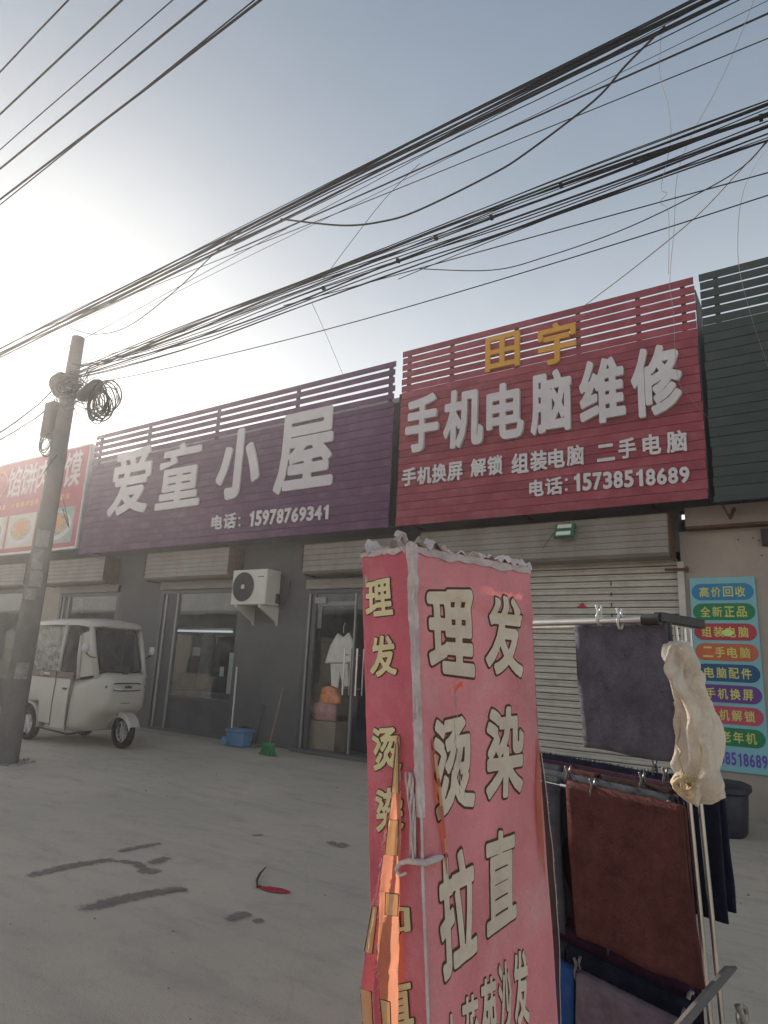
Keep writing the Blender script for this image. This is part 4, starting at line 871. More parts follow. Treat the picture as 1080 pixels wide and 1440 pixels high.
# high lines, upper left
for k, (q, r, lab) in enumerate((([(0, 101), (97, 0)], 0.008, 'topmost black line crossing the upper left corner of the sky'), ([(0, 161), (172, 0)], 0.009, 'second black line down in the upper left sky'),
        ([(0, 210), (120, 105), (241, 0)], 0.005, 'thin line between the thicker wires in the upper left sky'), ([(0, 237), (289, 0)], 0.009, 'black line fourth from the corner in the upper left sky'),
        ([(0, 281), (150, 168), (300, 52), (369, 0)], 0.009, 'lowest thick black line in the upper left sky'), ([(160, 160), (290, 55), (360, 0)], 0.005, 'thin wire twinned with the lowest line in the upper left'))):
    cable(fit(q, -6.0, (-30, 10), 20, 0, 0.0, k), r, lab)
def hang(pxys, r, label, m='cable', name='hanging_wire', ys=None):
    K = len(pxys); y0, y1 = ys if ys else (-3.9, -3.9)
    ctl = [at(a, b, y=y0 + (y1 - y0) * i / (K - 1)) for i, (a, b) in enumerate(pxys)]
    pts = []
    for i in range(K - 1):
        p0, p1, p2, p3 = ctl[max(i - 1, 0)], ctl[i], ctl[i + 1], ctl[min(i + 2, K - 1)]
        for s in range(6):
            u = s / 6; pts.append(0.5 * ((2 * p1) + (p2 - p0) * u + (2 * p0 - 5 * p1 + 4 * p2 - p3) * u * u + (3 * p1 - p0 - 3 * p2 + p3) * u ** 3))
    pts.append(ctl[-1]); return cable(pts, r, label, 'wire', m=m, name=name)
hang([(935, 37), (880, 92), (835, 142), (740, 215), (690, 246), (590, 295), (540, 311), (480, 317), (395, 308)], 0.009, 'thick black cable looping down from the upper bundle and rejoining it', ys=(-4, -4))
hang([(345, 320), (300, 358), (245, 410), (180, 459), (133, 470), (98, 461)], 0.006, 'black wire drooping from the upper bundle down to the left')
hang([(590, 230), (540, 281), (490, 345), (455, 392)], 0.003, 'thin slanting wire between the two cable bundles')
hang([(438, 425), (455, 462), (482, 526)], 0.003, 'fine wire dropping from the lower bundle onto the purple sign', ys=(-3.9, -0.6))
hang([(1080, 198), (1040, 240), (975, 308), (890, 378), (820, 431)], 0.006, 'dark wire slanting from the right edge down to the crimson sign top', ys=(-3.9, -0.6))
hang([(1080, 196), (1030, 245), (890, 317), (765, 362), (690, 380), (590, 378)], 0.004, 'sagging thin wire joining the lower bundle from the right')
hang([(930, 45), (928, 105), (940, 150), (943, 200), (930, 262), (938, 272), (928, 285), (940, 300), (940, 385)], 0.002, 'pale thread with a kink hanging down from the upper bundle', 'string')
hang([(1060, 0), (1035, 65), (1005, 130), (970, 195), (952, 250), (948, 320), (942, 395), (947, 440), (953, 530), (975, 565), (1000, 592)], 0.0025, 'long pale string trailing from the top right over the crimson sign', 'string', ys=(-3.9, -0.72))
hang([(1080, 205), (1062, 232), (1045, 270), (1038, 320), (1040, 380), (1058, 450), (1080, 515)], 0.0025, 'pale string looping over the dark green sign at right', 'string', ys=(-3.9, -0.72))
hang([(245, 500), (270, 522), (335, 556)], 0.0025, 'faint wire running down to the left part of the purple sign', 'cable_grey', ys=(-3.9, -0.6))

# ------------------------------------------------------------------ electric tricycle
def trike():
    ox, oy = -10.42, -2.01
    t = thing('electric_tricycle', 'white enclosed three-wheeled passenger tricycle parked in front of the left shops', 'tricycle', (ox, oy, 0))
    def T(p): return Vector((ox + p[0], oy + p[1], p[2]))
    def sec(x, hw, zb, zt, n=24, e=0.35, top_in=0.0):
        out = []
        for k in range(n):
            a = 2 * math.pi * k / n; c, s = math.cos(a), math.sin(a)
            yy = math.copysign(abs(c) ** e, c) * hw; zz = (zb + zt) / 2 + math.copysign(abs(s) ** e, s) * (zt - zb) / 2
            yy *= 1 - top_in * max(0, (zz - zb) / (zt - zb)); out.append(T((x, yy, zz)))
        return out
    body = [sec(-0.52, 0.40, 0.55, 0.92), sec(-0.49, 0.48, 0.48, 0.96), sec(-0.33, 0.52, 0.44, 0.97), sec(-0.27, 0.44, 0.50, 0.97), sec(0.0, 0.42, 0.54, 0.97), sec(0.27, 0.44, 0.50, 0.97), sec(0.30, 0.515, 0.24, 0.97), sec(0.6, 0.53, 0.20, 0.97), sec(1.05, 0.53, 0.20, 0.97), sec(1.22, 0.50, 0.22, 0.99),
            sec(1.34, 0.46, 0.26, 1.02), sec(1.42, 0.43, 0.40, 1.06), sec(1.50, 0.41, 0.47, 1.08), sec(1.58, 0.375, 0.51, 1.05), sec(1.63, 0.32, 0.58, 1.00), sec(1.65, 0.26, 0.66, 0.95)]
    MB().loft(body).build('body', 'trike_white', t, smooth='all')
    # wheel-arch tops over the rear wheels
    for s in (-1, 1):
        rings = []
        for k in range(9):
            a = R(-8 + 196 * k / 8); rings.append([T((0.30 * math.cos(a), s * yy, 0.26 + 0.30 * math.sin(a) + dz)) for yy, dz in ((0.41, 0), (0.41, 0.02), (0.535, 0.02), (0.54, -0.01))])
        MB().loft(rings).build('rear_arch', 'trike_white', t, smooth='all')
    # doors / side panels with a lower edge seam
    for s in (-1, 1):
        yo = s * 0.545
        for xa, xb, zb in ((-0.22, 0.66, 0.30), (0.675, 1.05, 0.25)):
            b = MB(); b.grid(lambda u, v, xa=xa, xb=xb, zb=zb: T((xa + (xb - xa) * u, yo + s * 0.012 * math.sin(math.pi * v) + 0.004 * noise.noise(Vector((u * 3, v * 3, xa))), (zb if (xa + (xb - xa) * u) > 0.33 else 0.60) + (0.955 - (zb if (xa + (xb - xa) * u) > 0.33 else 0.60)) * v)), 14, 8)
            b.build('side_panel', 'trike_white', t, smooth='all')
        for xa, xb in ((-0.42, -0.24), (-0.22, 0.66), (0.70, 1.12)):
            MB().box(ox + xa, ox + xb, oy + min(yo, yo + s * 0.016), oy + max(yo, yo + s * 0.016), 0.965, 1.055).build('side_band', 'trike_band', t, bevel=0.003)
    # emblem on the band
    MB().torus(T((0.28, -0.565, 1.01)), 0.03, 0.007, (0, 1, 0), 16, 5).build('emblem', 'letter_white', t)
    for k in range(4): MB().box(ox + 0.335 + k * 0.042, ox + 0.368 + k * 0.042, oy - 0.566, oy - 0.562, 0.995, 1.03).build('band_mark', 'letter_white', t)
    # roof shell
    roof = []
    for x_, hw, z_, th in ((-0.58, 0.44, 1.72, 0.02), (-0.54, 0.50, 1.76, 0.07), (-0.2, 0.53, 1.81, 0.08), (0.4, 0.54, 1.83, 0.08), (1.0, 0.52, 1.83, 0.08), (1.2, 0.47, 1.81, 0.08), (1.30, 0.38, 1.79, 0.05), (1.34, 0.30, 1.77, 0.02)):
        ring = [T((x_, hw * math.cos(a) if abs(math.cos(a)) < 0.99 else hw * math.cos(a), z_ - th + (th + 0.045) * max(0, math.sin(a)) ** 0.5 * 1.0 if math.sin(a) > 0 else z_ - th)) for a in [math.pi * k / 12 for k in range(13)]]
        ring += [T((x_, -hw * 0.9, z_ - th - 0.01)), T((x_, hw * 0.9, z_ - th - 0.01))]
        roof.append(ring)
    MB().loft(roof).build('roof', 'trike_white', t, smooth=True)
    # pillars
    for s in (-1, 1):
        for (xa, xb, ya, yb, za, zb_, r) in ((-0.50, -0.55, 0.50, 0.49, 0.95, 1.76, 0.028), (0.69, 0.70, 0.53, 0.51, 0.97, 1.78, 0.026), (1.47, 1.18, 0.405, 0.42, 1.0, 1.78, 0.042), (1.15, 1.05, 0.50, 0.47, 0.97, 1.60, 0.03)):
            MB().tube([T((xa, s * ya, za)), T(((xa + xb) / 2, s * (ya + yb) / 2 + s * 0.01, (za + zb_) / 2)), T((xb, s * yb, zb_))], r, 8).build('pillar', 'trike_white', t, smooth='all')
        # solid quarter behind the front pillar
        P = [T((1.13, s * 0.50, 0.98)), T((1.46, s * 0.41, 1.04)), T((1.22, s * 0.42, 1.70)), T((1.05, s * 0.47, 1.62))]
        MB().prism(P, (0, -s * 0.02, 0)).build('quarter_panel', 'trike_white', t)
        # wrinkled clear side curtain and small front side window
        b = MB(); b.grid(lambda u, v: T((-0.50 + 1.18 * u - 0.02 * v, s * (0.515 + 0.014 * noise.noise(Vector((u * 9 + v * 5, v * 2, s))) + 0.010 * math.sin(34 * (u + 0.12) / (0.25 + v)) * max(0, 1 - 1.4 * u) * v), 1.06 + 0.66 * v)), 40, 20); b.build('clear_curtain', 'curtain', t, smooth='all', keep=True)
        b = MB(); P = [T((0.73, s * 0.52, 1.06)), T((1.12, s * 0.50, 1.06)), T((1.04, s * 0.475, 1.58)), T((0.95, s * 0.49, 1.66)), T((0.74, s * 0.505, 1.68))]
        MB().prism(P, (0, -s * 0.006, 0)).build('side_window', 'windshield', t)
        # mirrors
        c = T((1.42 if s < 0 else 1.30, s * 0.62, 1.42)); MB().tube([c + Vector((0, 0, -0.07)), c + Vector((0, 0, -0.055)), c, c + Vector((0, 0, 0.05)), c + Vector((0, 0, 0.065))], [0.02, 0.048, 0.055, 0.045, 0.015], 14).build('mirror', 'letter_white', t, smooth='all')
        MB().tube([c + Vector((0, 0, -0.06)), c + Vector((0, -s * 0.08, -0.12)), T((1.40, s * 0.43, 1.28))], 0.010, 6).build('mirror_arm', 'ac_dark', t)
    # windscreen with rounded black surround
    def ws(u, v, inset=0.0, off=0.0):
        a = 2 * math.pi * u; e = 0.30; yy = math.copysign(abs(math.cos(a)) ** e, math.cos(a)) * (0.355 - inset); zz = math.copysign(abs(math.sin(a)) ** e, math.sin(a)) * (0.345 - inset)
        x_ = 1.345 - 0.29 / 0.7 * zz * 1.0 - 0.35 * yy * yy + off; return T((x_ , yy, 1.41 + zz))
    n = 40; rim_o = [ws(k / n, 0, 0.0, 0.040) for k in range(n)]; rim_i = [ws(k / n, 0, 0.028, 0.046) for k in range(n)]
    rim_b = [ws(k / n, 0, 0.0, 0.0) for k in range(n)]
    b = MB(); b.loft([rim_b, rim_o, rim_i], caps=False); b.build('windscreen_seal', 'rubber', t)
    MB().add([ws(k / n, 0, 0.026, 0.040) for k in range(n)], [tuple(range(n))]).build('windscreen', 'windshield', t)
    c = T((1.53, -0.02, 1.13)); MB().box(c.x - 0.03, c.x + 0.035, c.y - 0.13, c.y + 0.10, c.z - 0.035, c.z + 0.035).build('wiper_motor', 'ac_dark', t, bevel=0.01)
    MB().box(c.x - 0.0, c.x + 0.04, c.y - 0.02, c.y + 0.07, c.z - 0.11, c.z - 0.02).build('wiper_motor', 'ac_dark', t, bevel=0.01)
    MB().tube([c + Vector((0.02, 0, 0.02)), T((1.36, -0.22, 1.46))], 0.007, 6).build('wiper_arm', 'ac_dark', t)
    # headlamp strip
    def oval(hw, hh, off): return [T((1.622 + off - 0.55 * (hw * math.copysign(abs(math.cos(a)) ** .7, math.cos(a))) ** 2, hw * math.copysign(abs(math.cos(a)) ** .7, math.cos(a)), 0.875 + hh * math.copysign(abs(math.sin(a)) ** .7, math.sin(a)))) for a in [2 * math.pi * k / 32 for k in range(32)]]
    b = MB(); b.loft([oval(0.34, 0.062, -0.03), oval(0.34, 0.062, 0.055), oval(0.322, 0.044, 0.062)], caps=False); b.build('headlamp_surround', 'rubber', t)
    hd = MB(); hd.add(oval(0.326, 0.049, 0.056), [tuple(range(32))]); hd.build('headlamp', 'lamp_glass', t)
    MB().box(ox + 1.681, ox + 1.688, oy - 0.06, oy + 0.05, 0.858, 0.892).build('nose_badge', 'ac_dark', t)
    for yy in (-0.33, 0.33):
        c = T((1.575, yy, 0.78)); MB().tube([c, c + Vector((0.035, 0, 0))], 0.022, 14).build('indicator', 'print_orange', t, smooth=True)
    for s in (-1, 1):
        MB().tube([T((1.06, s * 0.535, 0.22)), T((1.075, s * 0.537, 0.60)), T((1.12, s * 0.53, 0.96))], 0.004, 5).build('seam', 'rubber', t)
        MB().tube([T((0.67, s * 0.556, 0.27)), T((0.668, s * 0.562, 0.60)), T((0.67, s * 0.556, 0.95))], 0.003, 5).build('seam', 'rubber', t)
        MB().tube([T((0.34, s * 0.50, 0.21)), T((1.1, s * 0.52, 0.185)), T((1.3, s * 0.48, 0.22))], 0.016, 6).build('sill_trim', 'rubber', t)
        MB().box(ox + 0.90, ox + 0.99, oy + s * 0.565 - 0.008, oy + s * 0.565 + 0.008, 0.80, 0.83).build('door_handle', 'ac_dark', t, bevel=0.004)
    MB().tube([T((1.595, -0.28, 0.66)), T((1.665, 0, 0.64)), T((1.595, 0.28, 0.66))], 0.004, 5).build('seam', 'rubber', t)
    # wheels
    def wheel(cx, cy, r, w, name='wheel'):
        c = T((cx, cy, r)); tr = r * 0.24; h = MB(); h.torus(c, r - tr * 0.85, tr * 0.5, (0, 1, 0), 36, 10)
        ty = MB(); rings = []
        for j, (rr, yy) in enumerate(((r * 0.66, -w * .42), (r * 0.80, -w * .5), (r * 0.95, -w * .42), (r, -w * 0.2), (r, w * 0.2), (r * 0.95, w * .42), (r * 0.80, w * .5), (r * 0.66, w * .42))):
            rings.append([c + Vector((rr * math.cos(a), yy, rr * math.sin(a))) for a in [2 * math.pi * k / 36 for k in range(36)]])
        ty.loft(rings, caps=False); wh = ty.build(name, 'rubber', t, smooth='all')
        rm = MB(); rm.torus(c, r * 0.64, r * 0.055, (0, 1, 0), 36, 8); rm.tube([c + Vector((0, -w * 0.35, 0)), c + Vector((0, w * 0.35, 0))], r * 0.16, 16)
        for k in range(10 if cx > 1 else 6):
            a = 2 * math.pi * k / (10 if cx > 1 else 6); rm.tube([c + Vector((0, -w * .1, 0)), c + Vector((r * .62 * math.cos(a), -w * .2, r * .62 * math.sin(a)))], r * (0.035 if cx > 1 else 0.10), 6)
        if cx < 1: rm.disc(c + Vector((0, -w * 0.12, 0)), r * 0.60, (0, 1, 0), 30)
        rm.build('rim', 'rim', wh, smooth=True)
    wheel(0.0, -0.47, 0.235, 0.12); wheel(0.0, 0.47, 0.235, 0.12); wheel(1.62, 0.05, 0.235, 0.10)
    # front mudguard and fork
    rings = []
    for k in range(9):
        a = R(20 + 145 * k / 8); cx_, cz_ = 1.62 + 0.275 * math.cos(a), 0.235 + 0.275 * math.sin(a)
        rings.append([T((cx_, 0.05 + yy, cz_ + dz)) for yy, dz in ((-0.095, -0.07), (-0.08, 0.0), (0.08, 0.0), (0.095, -0.07), (0.075, -0.012), (-0.075, -0.012))])
    MB().loft(rings).build('front_mudguard', 'trike_white', t, smooth=True)
    for s in (-1, 1): MB().tube([T((1.62, 0.05 + s * 0.075, 0.235)), T((1.50, 0.05 + s * 0.075, 0.60))], 0.018, 8).build('fork', 'ac_dark', t)
    MB().box(ox - 0.4, ox + 1.15, oy - 0.36, oy + 0.36, 0.24, 0.32).build('chassis', 'ac_dark', t)
    # seats inside
    MB().box(ox - 0.35, ox + 0.25, oy - 0.42, oy + 0.42, 0.7, 1.02).build('rear_seat', 'trike_inside', t, bevel=0.03); MB().box(ox - 0.42, ox - 0.30, oy - 0.42, oy + 0.42, 1.02, 1.42).build('rear_seat_back', 'trike_inside', t, bevel=0.03)
    MB().box(ox + 0.62, ox + 0.95, oy - 0.22, oy + 0.22, 0.9, 1.08).build('driver_seat', 'trike_inside', t, bevel=0.03); MB().box(ox + 0.58, ox + 0.66, oy - 0.22, oy + 0.22, 1.06, 1.40).build('driver_seat_back', 'trike_inside', t, bevel=0.03)
    MB().tube([T((1.3, -0.28, 1.15)), T((1.25, 0, 1.12)), T((1.3, 0.28, 1.15))], 0.015, 8).build('handlebar', 'ac_dark', t)
trike()

# ------------------------------------------------------------------ foreground advertising column
LEAN = Vector((0.834, 0.552, 0)) * 0.072          # the column leans: foot shifts this much per metre of height
BN = Vector((-0.827, -7.002, 1.687)); DU = Vector((0.323, 0.946, 0)).normalized(); DE = Vector((-0.946, 0.323, 0)).normalized()
NW = Vector((0.946, -0.323, 0)).normalized(); NS = Vector((-0.323, -0.946, 0)).normalized()
WW, WS_ = 0.44, 0.205
def col_pt(a, e, z):
    k = 1 - 0.075 * (BN.z - z)
    return BN + DU * a * k + DE * e * k + Vector((0, 0, z - BN.z)) + LEAN * (BN.z - z)
adcol = thing('advertising_column', 'leaning torn fabric-covered advertising column with yellow hairdressing characters on faded red cloth', 'sign', (col_pt(WW / 2, WS_ / 2, 0).x, col_pt(WW / 2, WS_ / 2, 0).y, 0))
def wide_disp(u, z):     # u 0..1 across the wide face
    d = 0.006 * noise.noise(Vector((u * 2.2, z * 2.5, 3))) + 0.0022 * noise.noise(Vector((u * 14, z * 6, 1)))
    d += 0.007 * math.exp(-((z - 1.60 + 0.05 * u) / 0.02) ** 2) - 0.003 * math.exp(-((z - 1.565 + 0.05 * u) / 0.015) ** 2)
    if z < 1.25: d += 0.012 * min(1, (1.25 - z) / 0.7) * max(0, (u - 0.75) / 0.25) ** 1.4
    return d
def side_disp(u, z): return 0.004 * noise.noise(Vector((u * 3, z * 3, 11))) + 0.002 * noise.noise(Vector((u * 8, z * 20, 14))) - 0.004 * math.exp(-((z - 1.63 + 0.02 * u) / 0.02) ** 2)
def wide_pt(a, z, off=0.0): return col_pt(a, 0, z) + NW * (wide_disp(a / WW, z) + off)
def side_pt(e, z, off=0.0): return col_pt(0, e, z) + NS * (side_disp(e / WS_, z) + off)
ZB, ZT = 0.10, 1.685
def adcolumn():
    t = adcol
    # wide face with a slit hole near the left and the open slit on the right
    b = MB(); nu, nv = 110, 360
    vs = [wide_pt(WW * i / nu, ZB + (ZT - 0.015 - ZB) * j / nv) for j in range(nv + 1) for i in range(nu + 1)]; fs = []
    def hole(u, z):
        # narrow slit by the left character column, and the long opening by the right edge
        if 0.95 < z < 1.235 and abs(u - (0.115 + (1.235 - z) * 0.22)) < 0.022 * math.sin(math.pi * (z - 0.95) / 0.285): return True
        if abs(z - (1.345 + 0.012 * math.sin(40 * u))) < 0.006 and 0.30 < u < 0.36: return True
        if (u - 0.345) ** 2 * 1.2 + (z - 1.135) ** 2 * 1.5 < 0.0006 + 0.0003 * noise.noise(Vector((u * 60, z * 60, 0))): return True
        return False
    for j in range(nv):
        for i in range(nu):
            if not hole((i + .5) / nu, ZB + (ZT - 0.015 - ZB) * (j + .5) / nv): fs.append((j * (nu + 1) + i, j * (nu + 1) + i + 1, (j + 1) * (nu + 1) + i + 1, (j + 1) * (nu + 1) + i))
    b.add(vs, fs); b.build('wide_face', 'fabric_red', t, smooth='all', keep=True)
    # narrow face, near side, torn open below
    b = MB(); nu, nv = 24, 180
    vs = [side_pt(WS_ * i / nu, ZB + (ZT - 0.012 - ZB) * j / nv) for j in range(nv + 1) for i in range(nu + 1)]
    def hs(u, z): return z < 1.16 and abs(u - 0.45 - 0.05 * math.sin(z * 9)) < 0.10 * min(1, (1.16 - z) / 0.3)
    fs = [(j * (nu + 1) + i, j * (nu + 1) + i + 1, (j + 1) * (nu + 1) + i + 1, (j + 1) * (nu + 1) + i) for j in range(nv) for i in range(nu) if not hs((i + .5) / nu, ZB + (ZT - ZB) * (j + .5) / nv)]
    b.add(vs, fs); b.build('narrow_face', 'fabric_side', t, smooth='all', keep=True)
    for nm, f in (('rear_face', lambda u, v: col_pt(WW * u, WS_, ZB + (ZT - 0.02 - ZB) * v) + NW * -0.004 * math.sin(5 * v)), ('far_narrow_face', lambda u, v: col_pt(WW, WS_ * u, ZB + (ZT - 0.02 - ZB) * v))):
        b = MB(); b.grid(f, 10, 20); b.build(nm, 'fabric_red' if nm == 'rear_face' else 'fabric_side', t, smooth='all', keep=True)
    # steel frame
    for a in (0.012, WW - 0.012):
        for e in (0.012, WS_ - 0.012): MB().tube([col_pt(a, e, 0.0), col_pt(a, e, ZT - 0.02)], 0.010, 4).build('frame_upright', 'steel_dull', t)
    for z in (0.12, 0.9, ZT - 0.03):
        c = [col_pt(0.014, 0.014, z), col_pt(WW - .014, 0.014, z), col_pt(WW - .014, WS_ - .014, z), col_pt(0.014, WS_ - .014, z)]
        for k in range(4): MB().tube([c[k], c[(k + 1) % 4]], 0.008, 4).build('frame_rail', 'steel_dull', t)
    MB().add([col_pt(-0.05, -0.05, 0.006), col_pt(WW + .05, -0.05, 0.006), col_pt(WW + .05, WS_ + .05, 0.006), col_pt(-0.05, WS_ + .05, 0.006)], [(0, 1, 2, 3)]).build('base_plate', 'steel_dull', t)
    # crumpled pale top
    b = MB()
    def topf(u, v):
        p = col_pt((WW + 0.012) * u - 0.006, (WS_ + 0.012) * v - 0.006, ZT - 0.006)
        ed = min(u, 1 - u, v, 1 - v)
        return p + Vector((0, 0, 0.042 * abs(noise.noise(Vector((u * 7, v * 5, 0)))) + 0.014 * noise.noise(Vector((u * 25, v * 14, 4))) + (0.045 if v > 0.1 and u < 0.4 else 0.0) * noise.noise(Vector((u * 5, v * 4, 8)))))
    b.grid(topf, 130, 64); b.build('top_cloth', 'tape_white', t, smooth='all', keep=True)
    # pale binding down the near corner and along the top edges
    b = MB()
    def strip(u, v):
        z = ZT + 0.004 - 0.62 * v; w = 0.017 * (1 - 0.35 * v) * (1 + 0.2 * noise.noise(Vector((v * 12, 0, 0)))) 
        a = (u - 0.42) * w * 2.0; q = 0.003 + 0.004 * noise.noise(Vector((u * 9, v * 30, 3))) + 0.0012 * math.sin(u * 16 + 2 * math.sin(v * 9))
        if v > 0.86: w *= (1 - (v - 0.86) / 0.14 * 0.7)
        p = wide_pt(max(a, 0), z, q) if a >= 0 else side_pt(-a * 0.9, z, q)
        return p + (NW + NS).normalized() * 0.003 * math.cos(math.pi * (u - .42))
    b.grid(strip, 12, 90); b.build('corner_binding', 'tape_white', t, smooth='all', keep=True)
    b = MB(); b.grid(lambda u, v: wide_pt(WW * u, ZT - 0.002 - (0.020 + 0.012 * noise.noise(Vector((u * 9, 0, 7)))) * v, 0.0035 + 0.003 * noise.noise(Vector((u * 30, v * 3, 2)))), 80, 5); b.build('edge_binding', 'tape_white', t, smooth='all', keep=True)
    b = MB(); b.grid(lambda u, v: side_pt(WS_ * u, ZT - 0.002 - (0.012 + 0.008 * noise.noise(Vector((u * 5, 0, 9)))) * v, 0.0035 + 0.003 * noise.noise(Vector((u * 20, v * 3, 5)))), 40, 4); b.build('edge_binding', 'tape_white', t, smooth='all', keep=True)
    for k in range(5):   # frayed tufts of binding on the top corner
        c = col_pt(0.01 + 0.03 * k - 0.02, 0.02 + 0.03 * (k % 3), ZT + 0.012); d = Vector((rnd.uniform(-1, 1), rnd.uniform(-1, 1), 0.6)).normalized() * rnd.uniform(0.02, 0.04)
        b = MB(); b.grid(lambda u, v: c + d * (u - .3) + Vector((0, 0, 0.016 * math.sin(3 * v + k))) + DU * 0.025 * (v - 0.5) + DE * 0.006 * math.sin(8 * u), 8, 5); b.build('frayed_tuft', 'tape_white', t, smooth='all', keep=True)
    # seam binding running down the near corner, thin
    MB().tube([wide_pt(0.001, ZT - 0.02 - 1.5 * k / 40, 0.002) for k in range(41)], 0.0035, 6).build('corner_seam', 'tape_white', t, smooth='all')
    # knotted cloth tie
    ti = MB(); z0 = 1.16
    for k in range(5):
        q = k * 1.7; ti.tube([(side_pt(0.012 + 0.004 * k, z0 - 0.18 * s_ + 0.0, 0.010) + DE * 0.008 * math.sin(7 * s_ + q) + NS * 0.004 * math.cos(9 * s_ + q)) for s_ in [i / 16 for i in range(17)]], 0.0028, 5)
    ti.tube([wide_pt(0.055, 0.985, 0.012), wide_pt(0.03, 0.985, 0.016), wide_pt(0.0, 0.98, 0.015), side_pt(0.03, 0.975, 0.018), side_pt(0.055, 0.965, 0.02), side_pt(0.07, 0.95, 0.02), side_pt(0.055, 0.94, 0.02), side_pt(0.035, 0.95, 0.02)], [0.004, 0.009, 0.008, 0.006, 0.005, 0.005, 0.004, 0.003], 7)
    ti.build('cloth_tie', 'tape_white', t, smooth='all')
adcolumn()
def scratches():
    b = MB()
    for k in range(46):
        if k < 30: a, z = WW * (0.30 + 0.02 * rnd.gauss(0, 1)) , 1.36 - 0.24 * rnd.random()
        else: a, z = WW * rnd.random(), 0.6 + 1.0 * rnd.random()
        L_ = rnd.uniform(0.008, 0.035); dx = rnd.uniform(-0.006, 0.006)
        b.tube([wide_pt(min(max(a + dx * q, 0.003), WW - .003), z - L_ * q, 0.0032) for q in (0, 0.5, 1)], [0.0003, 0.0007, 0.0003], 4)
    b.build('scratches', 'tape_white', adcol)['kind'] = 'stuff'
scratches()

# printed characters mapped on the cloth
def face_uv(px, py, face):
    d = CM @ np.array([px - 540.0, py - 720.0, F]); d = Vector(d)
    # plane spanned by the face's horizontal direction and the leaning vertical
    hdir = DU if face == 'w' else DE; vdir = Vector((0, 0, 1)) - LEAN; n = hdir.cross(vdir)
    tt = (BN - Vector(CP)).dot(n) / d.dot(n); P = Vector(CP) + d * tt - BN
    z = P.z; q = P - vdir * z; return q.dot(hdir), BN.z + z
def cloth_char(ch, quad, face, bold=0.036, m='print_beige', clip=None):
    """quad: the four corners tl, tr, br, bl as seen on that face"""
    Q = [face_uv(*q, face) for q in quad]
    ptf = wide_pt if face == 'w' else side_pt; W = WW if face == 'w' else WS_
    ob = bold + 0.026; _, _, szo = glyph(ch, ob, 4)
    for name, bo, mm, off in (('character_outline', ob, 'print_brown', 0.0012), ('character', bold, m, 0.0028)):
        polys, rim, sz = glyph(ch, bo, 4); mx, my = (1 - sz[0] / szo[0]) / 2, (1 - sz[1] / szo[1]) / 2
        V, Fc, ix = [], [], {}
        def vid(p):
            k = (round(p[0], 5), round(p[1], 5))
            if k not in ix:
                u, w = mx + p[0] * (1 - 2 * mx), my + p[1] * (1 - 2 * my)
                top = (Q[0][0] + (Q[1][0] - Q[0][0]) * u, Q[0][1] + (Q[1][1] - Q[0][1]) * u); bot = (Q[3][0] + (Q[2][0] - Q[3][0]) * u, Q[3][1] + (Q[2][1] - Q[3][1]) * u)
                a, z = bot[0] + (top[0] - bot[0]) * w, bot[1] + (top[1] - bot[1]) * w
                ix[k] = len(V); V.append(ptf(min(max(a, 0.003), W - 0.003), max(z, ZB), off))
            return ix[k]
        for pl in polys: Fc.append(tuple(vid(p) for p in pl))
        b = MB(); b.add(V, Fc); b.build(name, mm, adcol, keep=True)
W_ = [('理', [(597, 826), (666, 826), (672, 957), (604, 948)]), ('发', [(684, 832), (736, 838), (740, 956), (683, 950)]),
      ('烫', [(607, 1010), (664, 999), (672, 1135), (612, 1160)]), ('染', [(684, 993), (742, 988), (740, 1118), (684, 1130)]),
      ('拉', [(613, 1205), (668, 1180), (678, 1345), (620, 1388)]), ('直', [(682, 1170), (731, 1155), (736, 1290), (688, 1322)]),
      ('小', [(622, 1425), (648, 1418), (652, 1510), (626, 1525)]), ('花', [(650, 1400), (677, 1390), (682, 1490), (655, 1505)]), ('苑', [(680, 1375), (704, 1364), (710, 1465), (685, 1480)]), ('沙', [(706, 1352), (725, 1343), (733, 1450), (712, 1462)]), ('发', [(728, 1336), (750, 1326), (756, 1435), (734, 1448)])]
for ch, q in W_: cloth_char(ch, q, 'w', bold=0.034)
S_ = [('理', [(512, 817), (551, 810), (555, 866), (514, 870)]), ('发', [(519, 894), (556, 890), (561, 950), (520, 955)]), ('烫', [(520, 1022), (562, 1019), (566, 1083), (523, 1085)]),
      ('染', [(524, 1108), (566, 1103), (569, 1168), (526, 1172)]), ('加', [(524, 1262), (577, 1270), (579, 1310), (526, 1322)]), ('直', [(530, 1378), (580, 1372), (583, 1440), (533, 1452)])]
for ch, q in S_: cloth_char(ch, q, 's', m='print_beige_side', bold=0.030)

